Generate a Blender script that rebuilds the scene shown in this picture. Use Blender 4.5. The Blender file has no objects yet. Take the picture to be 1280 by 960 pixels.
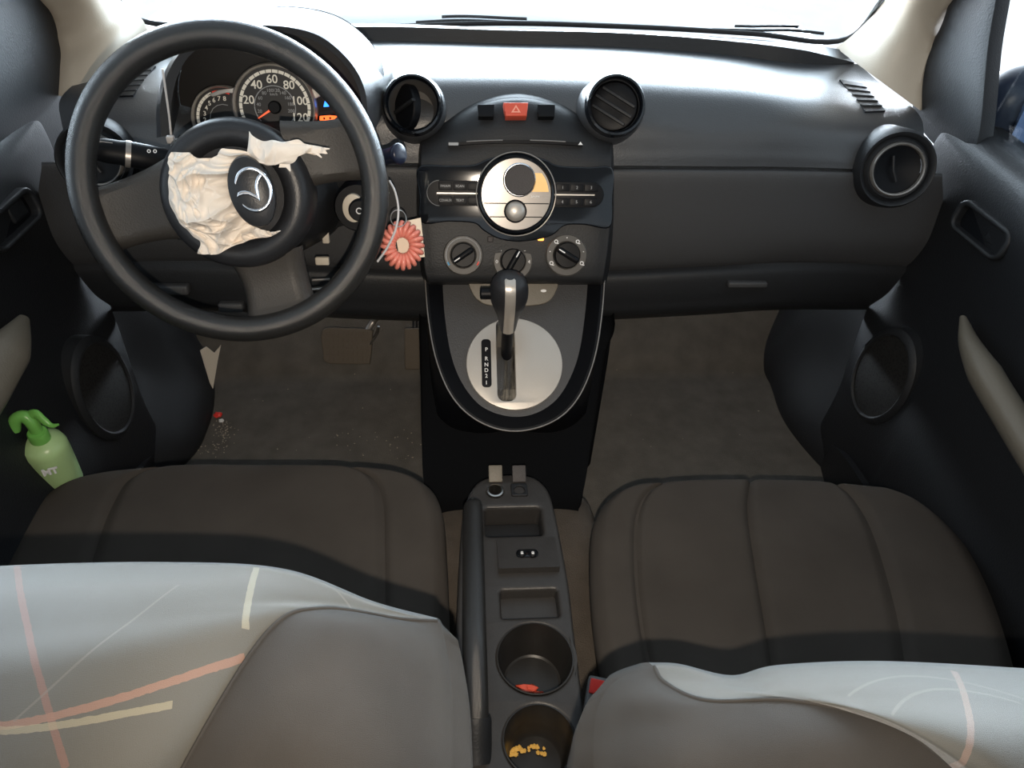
import bpy, bmesh, math, random
from mathutils import Vector, Matrix, noise
random.seed(5)
V = Vector
C = bpy.context.scene.collection
S = bpy.context.scene
PI = math.pi
# ------------------------------------------------------------------ camera
FOC, CX, PT, YA, RO = 925.0, -0.0915, math.radians(41), math.radians(5.9), math.radians(-3.3)
_fw = V((math.sin(YA)*math.cos(PT), math.cos(YA)*math.cos(PT), -math.sin(PT)))
_rt = V((math.cos(YA), -math.sin(YA), 0)); _dn = _fw.cross(_rt)
_c, _s = math.cos(RO), math.sin(RO)
RT, DN, FW = _c*_rt + _s*_dn, -_s*_rt + _c*_dn, _fw
EYE = V((CX, 0, 1.15))

def ray(u, v): return FW + (u-640)/FOC*RT + (v-480)/FOC*DN
def X(u, v, x): d = ray(u, v); return EYE + d*((x-EYE.x)/d.x)
def Y(u, v, y): d = ray(u, v); return EYE + d*((y-EYE.y)/d.y)
def Z(u, v, z): d = ray(u, v); return EYE + d*((z-EYE.z)/d.z)

# ------------------------------------------------------------------ materials
def mat(name, col, rough=.5, metal=0, spec=.5, bump=0, bscale=200, var=0, vscale=30, coat=0, sheen=0, emit=None, es=0, trans=0, alpha=1, ior=1.45, fine=None):
    m = bpy.data.materials.new(name); m.use_nodes = True
    nt = m.node_tree; b = nt.nodes['Principled BSDF']; L = nt.links
    def si(k, v):
        if k in b.inputs: b.inputs[k].default_value = v
    c4 = (col[0], col[1], col[2], 1)
    si('Base Color', c4); si('Roughness', rough); si('Metallic', metal); si('Specular IOR Level', spec)
    si('Coat Weight', coat); si('Coat Roughness', .08); si('Sheen Weight', sheen); si('Sheen Roughness', .4)
    si('Transmission Weight', trans); si('Alpha', alpha); si('IOR', ior)
    if emit: si('Emission Color', (*emit, 1)); si('Emission Strength', es)
    tc = nt.nodes.new('ShaderNodeTexCoord')
    if var:
        n = nt.nodes.new('ShaderNodeTexNoise'); n.inputs['Scale'].default_value = vscale; n.inputs['Detail'].default_value = 6
        L.new(tc.outputs['Object'], n.inputs['Vector'])
        mx = nt.nodes.new('ShaderNodeMix'); mx.data_type = 'RGBA'
        mx.inputs[6].default_value = tuple(max(0, c*(1-var)) for c in col)+(1,)
        mx.inputs[7].default_value = tuple(min(1, c*(1+var)) for c in col)+(1,)
        L.new(n.outputs['Fac'], mx.inputs[0]); L.new(mx.outputs[2], b.inputs['Base Color'])
    if bump:
        n = nt.nodes.new('ShaderNodeTexNoise'); n.inputs['Scale'].default_value = bscale; n.inputs['Detail'].default_value = 3
        L.new(tc.outputs['Object'], n.inputs['Vector'])
        bp = nt.nodes.new('ShaderNodeBump'); bp.inputs['Strength'].default_value = bump; bp.inputs['Distance'].default_value = .002
        L.new(n.outputs['Fac'], bp.inputs['Height']); L.new(bp.outputs[0], b.inputs['Normal'])
    return m

M = {}
M['pad'] = mat('dash_pad_plastic', (.046, .048, .052), .36, spec=.9, bump=.25, bscale=500)
M['lowdash'] = mat('lower_dash_plastic', (.052, .053, .056), .5, spec=.45, bump=.3, bscale=500)
M['dark'] = mat('dark_plastic', (.014, .015, .017), .5, spec=.4, bump=.2, bscale=400)
M['doorp'] = mat('door_plastic', (.011, .012, .014), .48, spec=.4, bump=.25, bscale=400)
M['black'] = mat('black_plastic', (.004, .0045, .006), .45, spec=.2)
M['gloss'] = mat('piano_black', (.004, .005, .007), .10, spec=.5, coat=.4)
M['rubber'] = mat('wheel_leather_plastic', (.020, .020, .020), .24, spec=.75, bump=.35, bscale=1100)
M['spoke'] = mat('spoke_plastic', (.050, .046, .042), .5, spec=.4, bump=.3, bscale=500)
M['hub'] = mat('hub_plastic', (.020, .021, .024), .38, spec=.5, bump=.15, bscale=500)
M['silver'] = mat('silver_paint', (.50, .47, .43), .36, metal=.55, bump=.1, bscale=900)
M['silverdark'] = mat('satin_silver', (.30, .28, .26), .35, metal=.6)
M['chrome'] = mat('chrome', (.85, .87, .92), .22, metal=1)
M['beige'] = mat('beige_plastic', (.55, .50, .42), .5, bump=.2, bscale=600)
M['pillar'] = mat('pillar_beige', (.55, .47, .37), .42, bump=.1, bscale=500)
M['head'] = mat('headliner', (.30, .29, .27), .9)
M['cloth'] = mat('airbag_cloth', (.86, .78, .69), .8, bump=.2, bscale=900, var=.06, vscale=25)
M['coral'] = mat('coral_plastic', (.80, .26, .20), .3, spec=.6)
M['tag'] = mat('tag_card', (.80, .72, .58), .6)
M['tie'] = mat('nylon_tie', (.55, .52, .50), .4)
M['string'] = mat('white_cord', (.62, .62, .64), .6)
M['orange'] = mat('orange_plastic', (.62, .09, .05), .4)
M['redcap'] = mat('red_button', (.75, .04, .03), .4)
M['white'] = mat('white_marking', (.75, .75, .75), .5)
M['grey'] = mat('grey_marking', (.32, .33, .34), .5)
M['ticks'] = mat('cream_marking', (.66, .63, .55), .5, emit=(1, .93, .8), es=.12)
M['face'] = mat('dial_face', (.022, .021, .021), .5)
M['redmark'] = mat('red_marking', (.75, .05, .03), .5, emit=(1, .08, .05), es=.25)
M['needle'] = mat('red_needle', (.9, .12, .05), .4, emit=(1, .15, .05), es=.7)
M['blueled'] = mat('blue_lamp', (.02, .1, .9), .4, emit=(.02, .22, 1), es=3.0)
M['orangeled'] = mat('orange_lamp', (.9, .2, .02), .4, emit=(1, .14, .03), es=2.2)
M['amber'] = mat('amber_lamp', (.9, .35, .05), .4, emit=(1, .32, .05), es=4.0)
M['screenw'] = mat('radio_display', (.85, .75, .58), .22, spec=.6, emit=(1, .85, .65), es=.45)
M['screeno'] = mat('radio_display_amber', (.85, .55, .22), .22, emit=(1, .55, .2), es=.25)
M['radiof'] = mat('radio_face', (.30, .28, .26), .25, metal=.4)
M['knob'] = mat('knob_rubber', (.045, .040, .040), .6, bump=.3, bscale=700)
M['floor'] = mat('carpet', (.105, .096, .084), .95, spec=.1, bump=.9, bscale=700, var=.35, vscale=25)
M['tunnel'] = mat('tunnel_carpet', (.085, .072, .060), .95, spec=.1, bump=.9, bscale=600, var=.3, vscale=30)
M['seat'] = mat('seat_fabric', (.058, .051, .045), .95, spec=.04, bump=.35, bscale=2600, var=.25, vscale=12)
M['seatside'] = mat('seat_side_fabric', (.012, .012, .013), .9, spec=.15)
M['bolster'] = mat('bolster_fabric', (.026, .0235, .021), .88, spec=.2, bump=.3, bscale=2600, var=.28, vscale=22, sheen=.05)
M['cons'] = mat('console_plastic', (.034, .032, .031), .42, spec=.5, bump=.2, bscale=500, var=.2, vscale=60)
M['pedal'] = mat('pedal_rubber', (.10, .082, .063), .8, bump=.5, bscale=300)
M['bottle'] = mat('green_soap_bottle', (.42, .60, .28), .3, spec=.5)
M['trigger'] = mat('green_trigger', (.18, .48, .10), .3, spec=.5)
M['grip'] = mat('door_grip', (.13, .115, .09), .5, bump=.2, bscale=500)
M['metal'] = mat('steel', (.55, .53, .5), .3, metal=1)
M['crumb'] = mat('pale_crumbs', (.30, .25, .19), .8)
M['yellow'] = mat('yellow_crumbs', (.75, .45, .10), .7)
M['hood'] = mat('white_car_paint', (.85, .86, .88), .25, coat=.3)
M['ground'] = mat('pale_ground', (.62, .60, .60), .9, var=.12, vscale=4)
M['mirrorblue'] = mat('dark_blue_paint', (.012, .022, .045), .35)
M['rubberseal'] = mat('seal_rubber', (.012, .012, .013), .6)
M['dimple'] = mat('cup_plastic', (.020, .019, .018), .35, spec=.5, var=.3, vscale=50)

def speaker_mat():
    m = mat('speaker_mesh', (.02, .02, .02), .6)
    nt = m.node_tree; b = nt.nodes['Principled BSDF']
    tc = nt.nodes.new('ShaderNodeTexCoord'); vo = nt.nodes.new('ShaderNodeTexVoronoi')
    vo.inputs['Scale'].default_value = 220
    nt.links.new(tc.outputs['Object'], vo.inputs['Vector'])
    cr = nt.nodes.new('ShaderNodeValToRGB'); cr.color_ramp.elements[0].color = (.002, .002, .002, 1); cr.color_ramp.elements[0].position = .25
    cr.color_ramp.elements[1].color = (.013, .0125, .012, 1); cr.color_ramp.elements[1].position = .5
    nt.links.new(vo.outputs['Distance'], cr.inputs[0]); nt.links.new(cr.outputs[0], b.inputs['Base Color'])
    return m
M['speaker'] = speaker_mat()

def insert_mat(name, lines):
    """seat insert: grey woven fabric with woven coloured stripes; lines = [((x0,y0),(x1,y1),width,colour)] in metres on the seat"""
    m = mat(name, (.12, .115, .10), .7, spec=.4, bump=.3, bscale=2600, sheen=.15)
    nt = m.node_tree; b = nt.nodes['Principled BSDF']; L = nt.links
    g = nt.nodes.new('ShaderNodeNewGeometry'); sp = nt.nodes.new('ShaderNodeSeparateXYZ'); L.new(g.outputs['Position'], sp.inputs[0])
    def mth(op, a, c=None, d=None):
        n = nt.nodes.new('ShaderNodeMath'); n.operation = op
        for i, q in enumerate((a, c, d)):
            if q is None: continue
            if isinstance(q, (int, float)): n.inputs[i].default_value = q
            else: L.new(q, n.inputs[i])
        return n.outputs[0]
    nz = nt.nodes.new('ShaderNodeTexNoise'); nz.inputs['Scale'].default_value = 260; L.new(g.outputs['Position'], nz.inputs['Vector'])
    col = None
    base = nt.nodes.new('ShaderNodeRGB'); base.outputs[0].default_value = (.053, .051, .044, 1); cur = base.outputs[0]
    for (p, q, w, bow, c, st) in lines:
        dx, dy = q[0]-p[0], q[1]-p[1]; ln = math.hypot(dx, dy); dx /= ln; dy /= ln
        ax = mth('SUBTRACT', sp.outputs[0], p[0]); ay = mth('SUBTRACT', sp.outputs[1], p[1])
        t = mth('ADD', mth('MULTIPLY', ax, dx), mth('MULTIPLY', ay, dy))
        d = mth('SUBTRACT', mth('MULTIPLY', ax, -dy), mth('MULTIPLY', ay, -dx))
        tn = mth('DIVIDE', t, ln)
        bw = mth('MULTIPLY', mth('MULTIPLY', tn, mth('SUBTRACT', 1.0, tn)), bow*4)
        d = mth('ABSOLUTE', mth('SUBTRACT', d, bw))
        d = mth('ADD', d, mth('MULTIPLY', mth('SUBTRACT', nz.outputs['Fac'], .5), w*.7))
        ins = mth('LESS_THAN', d, w)
        rng = mth('MULTIPLY', mth('GREATER_THAN', tn, 0.0), mth('LESS_THAN', tn, 1.0))
        k = mth('MULTIPLY', mth('MULTIPLY', ins, rng), st)
        mx = nt.nodes.new('ShaderNodeMix'); mx.data_type = 'RGBA'; mx.inputs[7].default_value = (*c, 1)
        L.new(k, mx.inputs[0]); L.new(cur, mx.inputs[6]); cur = mx.outputs[2]
    L.new(cur, b.inputs['Base Color'])
    return m

# ------------------------------------------------------------------ object helpers
ORG = {}
def root(name, label, cat, loc=(0, 0, 0), group=None, kind=None):
    o = bpy.data.objects.new(name, None); C.objects.link(o); o.location = loc; o.empty_display_size = .05
    o['label'] = label; o['category'] = cat
    if group: o['group'] = group
    if kind: o['kind'] = kind
    ORG[o.name] = V(loc)
    return o

def link(name, verts, faces, m, parent=None, smooth=True, label=None, cat=None, group=None, kind=None, mods=None, auto=40):
    if parent is not None: off = ORG[parent.name]
    else:
        xs = [v[0] for v in verts]; ys = [v[1] for v in verts]; zs = [v[2] for v in verts]
        off = V(((min(xs)+max(xs))/2, (min(ys)+max(ys))/2, min(zs)))
    me = bpy.data.meshes.new(name)
    me.from_pydata([tuple(V(v)-off) for v in verts], [], faces); me.update()
    bm = bmesh.new(); bm.from_mesh(me); bmesh.ops.remove_doubles(bm, verts=bm.verts, dist=1e-6)
    bmesh.ops.recalc_face_normals(bm, faces=bm.faces) if mods != 'keep' else None
    if smooth:
        for f in bm.faces: f.smooth = True
        for e in bm.edges:
            if len(e.link_faces) == 2 and e.calc_face_angle(0) > math.radians(auto): e.smooth = False
    bm.to_mesh(me); bm.free()
    me.materials.append(m)
    o = bpy.data.objects.new(name, me); C.objects.link(o)
    if parent is not None:
        o.parent = parent; ORG[o.name] = off
    else:
        o.location = off; ORG[o.name] = off
    if label: o['label'] = label
    if cat: o['category'] = cat
    if group: o['group'] = group
    if kind: o['kind'] = kind
    return o

class G:
    """geometry collector"""
    def __init__(s): s.v = []; s.f = []
    def add(s, vs, fs):
        n = len(s.v); s.v += [tuple(x) for x in vs]; s.f += [tuple(i+n for i in f) for f in fs]; return s
    def obj(s, name, m, parent=None, **k): return link(name, s.v, s.f, m, parent, **k)

class Fr:
    """local frame: x right, y up, z out of the surface towards the cabin"""
    def __init__(s, o, n, up=(0, 0, 1), rot=0):
        s.o = V(o); s.n = V(n).normalized(); s.r = V(up).cross(s.n).normalized(); s.u = s.n.cross(s.r).normalized()
        if rot:
            c, q = math.cos(rot), math.sin(rot); s.r, s.u = s.r*c+s.u*q, s.u*c-s.r*q
    def p(s, x, y, z=0): return s.o + s.r*x + s.u*y + s.n*z
    def hit(s, u, v, h=0):
        d = ray(u, v); o = s.o+s.n*h; t = (o-EYE).dot(s.n)/d.dot(s.n); q = EYE+d*t-o
        return (q.dot(s.r), q.dot(s.u))
    def at(s, u, v, h=0):
        x, y = s.hit(u, v, h); return Fr2(s.p(x, y, h), s.r, s.u, s.n)
    def rad(s, u, v, px, h=0):
        a = V(s.hit(u-px, v, h)); b = V(s.hit(u+px, v, h)); return (a-b).length/2
def Fr2(o, r, u, n):
    f = Fr.__new__(Fr); f.o, f.r, f.u, f.n = o, r, u, n; return f

def cr(p0, p1, p2, p3, t):
    return ((p1*2)+(p2-p0)*t+(p0*2-p1*5+p2*4-p3)*t*t+(p1*3-p0-p2*3+p3)*t*t*t)*.5
def curve(pts, n, closed=False):
    pts = [V(p) for p in pts]; k = len(pts); out = []
    segs = k if closed else k-1
    for i in range(n if closed else n+1):
        t = i/n*segs; j = min(int(t), segs-1); t -= j
        if closed: a = [pts[(j+q) % k] for q in (-1, 0, 1, 2)]
        else:
            a = [pts[j-1] if j > 0 else pts[0]*2-pts[1], pts[j], pts[j+1], pts[j+2] if j+2 < k else pts[-1]*2-pts[-2]]
        out.append(cr(*a, t))
    return out
def grid(rows, nu, nv):
    """rows of control points -> dense grid [nv+1][nu+1]"""
    dr = [curve(r, nu) for r in rows]
    cols = [curve([r[i] for r in dr], nv) for i in range(nu+1)]
    return [[cols[i][j] for i in range(nu+1)] for j in range(nv+1)]
def sheet(g, thick=0, d=None):
    """grid -> verts, faces ; closed with a back sheet pushed by d*thick"""
    nv, nu = len(g)-1, len(g[0])-1
    vs = [p for r in g for p in r]; W = nu+1
    fs = [(j*W+i, j*W+i+1, (j+1)*W+i+1, (j+1)*W+i) for j in range(nv) for i in range(nu)]
    if thick:
        d = V(d).normalized()*thick; n = len(vs); vs = vs+[p+d for p in vs]
        fs += [tuple(k+n for k in reversed(f)) for f in fs[:nv*nu]]
        def edge(a, b): fs.append((b, a, a+n, b+n))
        for i in range(nu): edge(i, i+1); edge(nv*W+i+1, nv*W+i)
        for j in range(nv): edge((j+1)*W, j*W); edge(j*W+nu, (j+1)*W+nu)
    return vs, fs
def tube(path, rad, closed=False, seg=12, flat=1.0, up=None, caps=True):
    P = [V(p) for p in path]; n = len(P); vs = []; fs = []; prev = None
    for i, p in enumerate(P):
        a = P[i-1] if (i > 0 or closed) else p; b = P[(i+1) % n] if (i < n-1 or closed) else p
        t = (b-a).normalized()
        if up is not None: x = V(up).cross(t).normalized()
        else:
            if prev is None: x = t.orthogonal().normalized()
            else: x = (prev-t*prev.dot(t)).normalized()
        prev = x; y = t.cross(x)
        r = rad[i] if isinstance(rad, (list, tuple)) else rad
        for k in range(seg):
            q = 2*PI*k/seg; vs.append(p+x*math.cos(q)*r+y*math.sin(q)*r*flat)
    m = n if closed else n-1
    for i in range(m):
        for k in range(seg):
            a = i*seg+k; b = i*seg+(k+1) % seg; c = ((i+1) % n)*seg+(k+1) % seg; d = ((i+1) % n)*seg+k
            fs.append((a, b, c, d))
    if not closed and caps: fs.append(tuple(reversed(range(seg)))); fs.append(tuple((n-1)*seg+k for k in range(seg)))
    return vs, fs
def lathe(f, prof, seg=48, sx=1, sy=1, a0=0, a1=2*PI):
    """prof = [(radius, height)]"""
    vs = []; fs = []; full = abs(a1-a0-2*PI) < 1e-6; m = seg if full else seg+1
    for (r, h) in prof:
        for k in range(m):
            q = a0+(a1-a0)*k/seg; vs.append(f.p(r*math.cos(q)*sx, r*math.sin(q)*sy, h))
    for i in range(len(prof)-1):
        for k in range(seg):
            a, b = i*m+k, i*m+(k+1) % m; fs.append((a, b, b+m, a+m))
    if full:
        if prof[0][0] > 1e-6: fs.append(tuple(reversed(range(m))))
        if prof[-1][0] > 1e-6: fs.append(tuple((len(prof)-1)*m+k for k in range(m)))
    return vs, fs
def lathe_open(f, prof, **k):
    vs, fs = lathe(f, prof, **k); return vs, [q for q in fs if len(q) == 4]
def box(f, x0, x1, y0, y1, z0, z1, bev=0):
    bm = bmesh.new(); bmesh.ops.create_cube(bm, size=1)
    for v in bm.verts: v.co = V((x0+(v.co.x+.5)*(x1-x0), y0+(v.co.y+.5)*(y1-y0), z0+(v.co.z+.5)*(z1-z0)))
    if bev: bmesh.ops.bevel(bm, geom=bm.edges[:], offset=bev, segments=3, affect='EDGES', profile=.5)
    vs = [f.p(*v.co) for v in bm.verts]; fs = [tuple(v.index for v in q.verts) for q in bm.faces]; bm.free(); return vs, fs
def _curve_mesh(cd, f, zoff):
    o = bpy.data.objects.new('tmp', cd); C.objects.link(o)
    dg = bpy.context.evaluated_depsgraph_get(); dg.update()
    me = bpy.data.meshes.new_from_object(o.evaluated_get(dg))
    vs = [f.p(v.co.x, v.co.y, v.co.z+zoff) for v in me.vertices]; fs = [tuple(q.vertices) for q in me.polygons]
    bpy.data.objects.remove(o); bpy.data.curves.remove(cd); bpy.data.meshes.remove(me)
    return vs, fs
def plate(f, outline, h0, h1, holes=(), bev=0.0):
    cd = bpy.data.curves.new('c', 'CURVE'); cd.dimensions = '2D'; cd.fill_mode = 'BOTH'
    b = min(bev, (h1-h0)/2*.98)
    cd.extrude = max((h1-h0)/2-b, 1e-5); cd.bevel_depth = b; cd.bevel_resolution = 3
    if b: cd.offset = -b
    for pts in [outline]+list(holes):
        s = cd.splines.new('POLY'); s.points.add(len(pts)-1)
        for k, p in enumerate(pts): s.points[k].co = (p[0], p[1], 0, 1)
        s.use_cyclic_u = True
    return _curve_mesh(cd, f, (h0+h1)/2)
def text(f, s, size, h=0, ext=.0002, align='CENTER', bold=0):
    cd = bpy.data.curves.new('t', 'FONT'); cd.body = s; cd.size = size; cd.extrude = ext; cd.align_x = align; cd.align_y = 'CENTER'; cd.offset = bold
    cd.resolution_u = 3
    return _curve_mesh(cd, f, h+ext)
def circ(x, y, r, n=40, ry=None): return [(x+r*math.cos(2*PI*k/n), y+(ry or r)*math.sin(2*PI*k/n)) for k in range(n)]
def rrect(x0, x1, y0, y1, r, n=6):
    out = []
    for (cx, cy, a) in ((x1-r, y1-r, 0), (x0+r, y1-r, PI/2), (x0+r, y0+r, PI), (x1-r, y0+r, 1.5*PI)):
        out += [(cx+r*math.cos(a+PI/2*k/n), cy+r*math.sin(a+PI/2*k/n)) for k in range(n+1)]
    return out
def smooth2(pts, n, closed=True): return [(p.x, p.y) for p in curve([(a, b, 0) for a, b in pts], n, closed)]

# ================================================================== SETTING
def zfloor(y): return .07 if y < 1.26 else .07+(y-1.26)*.75
rows = [[V((x, y, zfloor(y))) for x in (-.80, -.4, 0, .4, .80)] for y in (-.6, 0, .6, 1.0, 1.2, 1.26, 1.3, 1.45, 1.62)]
g = grid(rows, 40, 60)
link('floor', *sheet(g, .02, (0, 0, -1)), M['floor'], kind='structure')

def floorhit(u, v):
    p = Z(u, v, .07)
    for _ in range(20): p = Z(u, v, zfloor(p.y))
    return p
# side footwell walls: foot follows the carpet edge, head disappears under the dash
def kick(name, pts, sgn):
    foot = [floorhit(u, v) for u, v in pts]
    foot = [foot[0]+V((sgn*.02, .25, 0))]+foot+[foot[-1]+V((sgn*.06, -.10, 0)), foot[-1]+V((sgn*.14, -.16, 0))]
    r0 = [p+V((0, 0, -.02)) for p in foot]
    r1 = [p+V((0, 0, .03)) for p in foot]
    r2 = [V((sgn*max(.66 if p.y > 1.12 else .70, abs(p.x)+.01), p.y, .25)) for p in foot]
    r3 = [V((sgn*(.70 if p.y > 1.12 else .745), p.y, .62)) for p in foot]
    g = grid([r0, r1, r2, r3], 40, 16)
    return link(name, *sheet(g, .02, (sgn, 0, 0)), M['dark'], kind='structure')
kick('trim_1', [(250, 425), (264, 460), (266, 500), (256, 535), (236, 572)], -1)
kick('trim_2', [(962, 384), (955, 440), (964, 480), (985, 530), (1036, 592)], 1)

# doors: one profile, mirrored
def door(sgn, name):
    F0 = 1.16
    prof = [(.735, .00), (.66, .06), (.645, .12), (.655, .22), (.672, .34), (.690, .44), (.700, .52), (.700, .60), (.697, .66), (.705, .705), (.722, .722), (.74, .725)]
    ys = [(F0, .045), (F0-.02, .012), (F0-.05, .0), (.95, -.002), (.8, -.004), (.6, 0), (.3, 0), (-.1, 0), (-.5, 0)]
    rows = []
    for (px_, pz) in prof:
        low = max(0, min(1, (.5-pz)/.3))
        rows.append([V((sgn*(px_+dx-low*.0), y-low*(.10 if y > .9 else 0), pz)) for y, dx in ys])
    g = grid(rows, 60, 50)
    d = link(name, *sheet(g, .03, (sgn, 0, 0)), M['doorp'], kind='structure')
    return d
dl = door(-1, 'door_1'); dr = door(1, 'door_2')

def on_door(u, v, x): return X(u, v, x)
def door_bits(d, sgn):
    if sgn > 0:
        hp = (1228, 287); sp = (1100, 471); xs = .655
        arm = [(1204, 398, .668), (1213, 432, .655), (1236, 476, .650), (1264, 522, .650), (1300, 580, .650), (1340, 640, .655)]
    else:
        hp = (14, 274); sp = (133, 486); xs = -.652
        arm = [(30, 398, -.672), (18, 424, -.662), (0, 456, -.660), (-26, 500, -.660), (-70, 560, -.660)]
    # speaker grille: oval set in the lower door
    c = X(sp[0], sp[1], xs); n = V((-sgn, -.12, .10))
    f = Fr(c, n)
    rx, ry = .064, .088
    r = lathe(f, [(rx*.86, .000), (rx*.93, .006), (rx, .006), (rx*1.05, .001), (rx*1.06, -.02)], sy=ry/rx)
    ring = G().add(*lathe_open(f, [(rx*.90, .001), (rx*.94, .0035), (rx*.99, .0030), (rx*1.08, -.003), (rx*1.10, -.03)], sy=ry/rx)).obj('speaker_surround', M['dark'], d)
    G().add(*lathe(f, [(rx*.90, -.02), (rx*.90, .000), (rx*.5, .0015), (0.0001, .002)], sy=ry/rx)).obj('speaker_grille', M['speaker'], ring)
    # pull grip
    ap_ = [X(*a) for a in arm]; ap_.append(ap_[-1]+V((sgn*.06, -.04, -.01)))
    pth = curve(ap_, 30)
    off = V((-sgn*.0, 0, 0))
    rad = [.005+(.017 if sgn > 0 else .013)*min(1, i/9) for i in range(31)]
    G().add(*tube(pth, rad, seg=16, flat=1.5)).obj('pull_grip', M['grip'], d, label='grey-beige curved door pull grip')
    # handle recess
    f = Fr(X(hp[0], hp[1], sgn*.692), V((-sgn, -.10, .15)))
    w, h = .060, .025
    G().add(*plate(f, rrect(-w, w, -h, h, .020), -.02, .008, holes=[rrect(-w+.010, w-.010, -h+.007, h-.009, .010)], bev=.004)).obj('handle_bezel', M['dark'], d)
    G().add(*box(f, -w+.004, w-.004, -h+.004, h-.004, -.018, -.006)).obj('handle_recess', M['black'], d)
    G().add(*box(f, .006, .042, -.012, .012, -.012, -.002, .004)).obj('handle_lever', M['doorp'], d)
door_bits(dr, 1); door_bits(dl, -1)
# door pocket lip lower on the door
for d, sgn in ((dl, -1), (dr, 1)):
    pth = curve([V((sgn*.650, 1.00, .12)), V((sgn*.632, .9, .17)), V((sgn*.625, .75, .19)), V((sgn*.625, .5, .19)), V((sgn*.63, .2, .19))], 24)
    g = G(); vs, fs = sheet([[p for p in pth], [p+V((0, 0, -.16)) for p in pth]], .012, (sgn, 0, 0)); g.add(vs, fs)
    g.obj('door_pocket', M['doorp'], d)

# sail panels (front corner of the doors) and A-pillar covers
def sail(sgn, pix, name, bump_uv):
    pts = [X(u, v, sgn*.715) for u, v in pix]
    c = sum(pts, V())/len(pts)
    n = V((-sgn, -.25, .05)).normalized()
    g = G()
    ring = [curve(pts, 60, True)]
    for k, (s, h) in enumerate(((1, 0), (.97, .006), (.85, .010), (.6, .012), (.3, .013), (.02, .013))):
        if k == 0: base = ring[0]
        ring.append([c+(p-c)*s+n*h for p in base])
    vs = [p-n*.02 for p in ring[0]]; 
    allr = [vs]+ring[1:]
    vv = [p for r in allr for p in r]; m = 60; ff = []
    for j in range(len(allr)-1):
        for i in range(m): ff.append((j*m+i, j*m+(i+1) % m, (j+1)*m+(i+1) % m, (j+1)*m+i))
    ff.append(tuple((len(allr)-1)*m+i for i in range(m)))
    return link(name, vv, ff, M['doorp'], kind='structure')
sail(1, [(1255, -60), (1240, 60), (1224, 188), (1185, 195), (1146, 150), (1146, 110), (1156, 70), (1180, 30), (1212, -60)], 'trim_3', None)
sail(-1, [(-90, -60), (-90, 60), (-90, 200), (20, 210), (86, 190), (84, 116), (82, 60), (66, 20), (40, -60)], 'trim_4', None)

def pillar(sgn, inner, outer, name):
    # inner edge along the glass, outer edge along the door
    a = [Y(u, v, y) for u, v, y in inner]; b = [X(u, v, sgn*x) for u, v, x in outer]
    mid = [(p+q)/2+V((-sgn*.022, -.028, .012)) for p, q in zip(a, b)]
    g = grid([a, mid, b], 24, 16)
    return link(name, *sheet(g, .02, (sgn, .6, 0)), M['pillar'], kind='structure')
pillar(1, [(1045, 60, 1.37), (1070, 40, 1.36), (1100, 8, 1.34), (1150, -60, 1.26), (1300, -260, 1.0)], [(1150, 138, .700), (1152, 100, .700), (1163, 62, .703), (1192, 0, .705), (1420, -160, .70)], 'trim_5')
pillar(-1, [(186, 40, 1.37), (176, 22, 1.36), (150, 0, 1.34), (100, -60, 1.26), (-60, -260, 1.0)], [(82, 122, .690), (84, 90, .690), (80, 55, .695), (52, 0, .70), (-180, -160, .70)], 'trim_6')

# windscreen glass + black ceramic border / seal, roof, rear shell
glass = bpy.data.materials.new('clear_glass'); glass.use_nodes = True
nt = glass.node_tree; nt.nodes.clear()
out = nt.nodes.new('ShaderNodeOutputMaterial'); tr = nt.nodes.new('ShaderNodeBsdfTransparent'); gl = nt.nodes.new('ShaderNodeBsdfGlossy'); gl.inputs['Roughness'].default_value = .02
mx = nt.nodes.new('ShaderNodeMixShader'); mx.inputs[0].default_value = .05; tr.inputs[0].default_value = (.93, .96, .97, 1)
nt.links.new(tr.outputs[0], mx.inputs[1]); nt.links.new(gl.outputs[0], mx.inputs[2]); nt.links.new(mx.outputs[0], out.inputs[0])
M['glass'] = glass
wb = [Y(u, v, y) for u, v, y in ((178, 26, 1.39), (300, 36, 1.43), (450, 35, 1.46), (620, 29, 1.475), (800, 34, 1.465), (940, 42, 1.43), (1052, 50, 1.39))]
wtop = [V((x, y, 1.20)) for x, y in ((-.53, .62), (-.38, .66), (-.19, .68), (0, .685), (.19, .68), (.38, .66), (.53, .62))]
wmid = [(p+q)/2+V((0, .03, .03)) for p, q in zip(wb, wtop)]
g = grid([wb, wmid, wtop], 40, 20)
link('window_1', *sheet(g, .004, (0, .6, .8)), M['glass'], kind='structure')
seal = [wb[0]+V((-.02, -.12, .12))]+[p+V((0, -.005, .002)) for p in wb]+[wb[-1]+V((.02, -.12, .12))]
seal = [Y(140, -12, 1.33)]+[p+V((0, -.004, .001)) for p in wb]+[Y(1112, -12, 1.33)]
G().add(*tube(curve(seal, 60), .0045, seg=8)).obj('trim_7', M['rubberseal'], kind='structure')
# side windows
for sgn, nm in ((-1, 'window_2'), (1, 'window_3')):
    g = grid([[V((sgn*.735, y, .71)) for y in (1.08, .7, .3, -.3)], [V((sgn*.70, y, .95)) for y in (.98, .65, .3, -.3)], [V((sgn*.62, y, 1.18)) for y in (.7, .5, .2, -.3)]], 10, 10)
    link(nm, *sheet(g, .004, (sgn, 0, .3)), M['glass'], kind='structure')
# roof
g = grid([[V((-.60, y, 1.17)), V((-.3, y, 1.235)), V((0, y, 1.245)), V((.3, y, 1.235)), V((.60, y, 1.17))] for y in (.62, .3, -.2, -.8)], 20, 20)
link('ceiling', *sheet(g, .02, (0, 0, 1)), M['head'], kind='structure')
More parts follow.
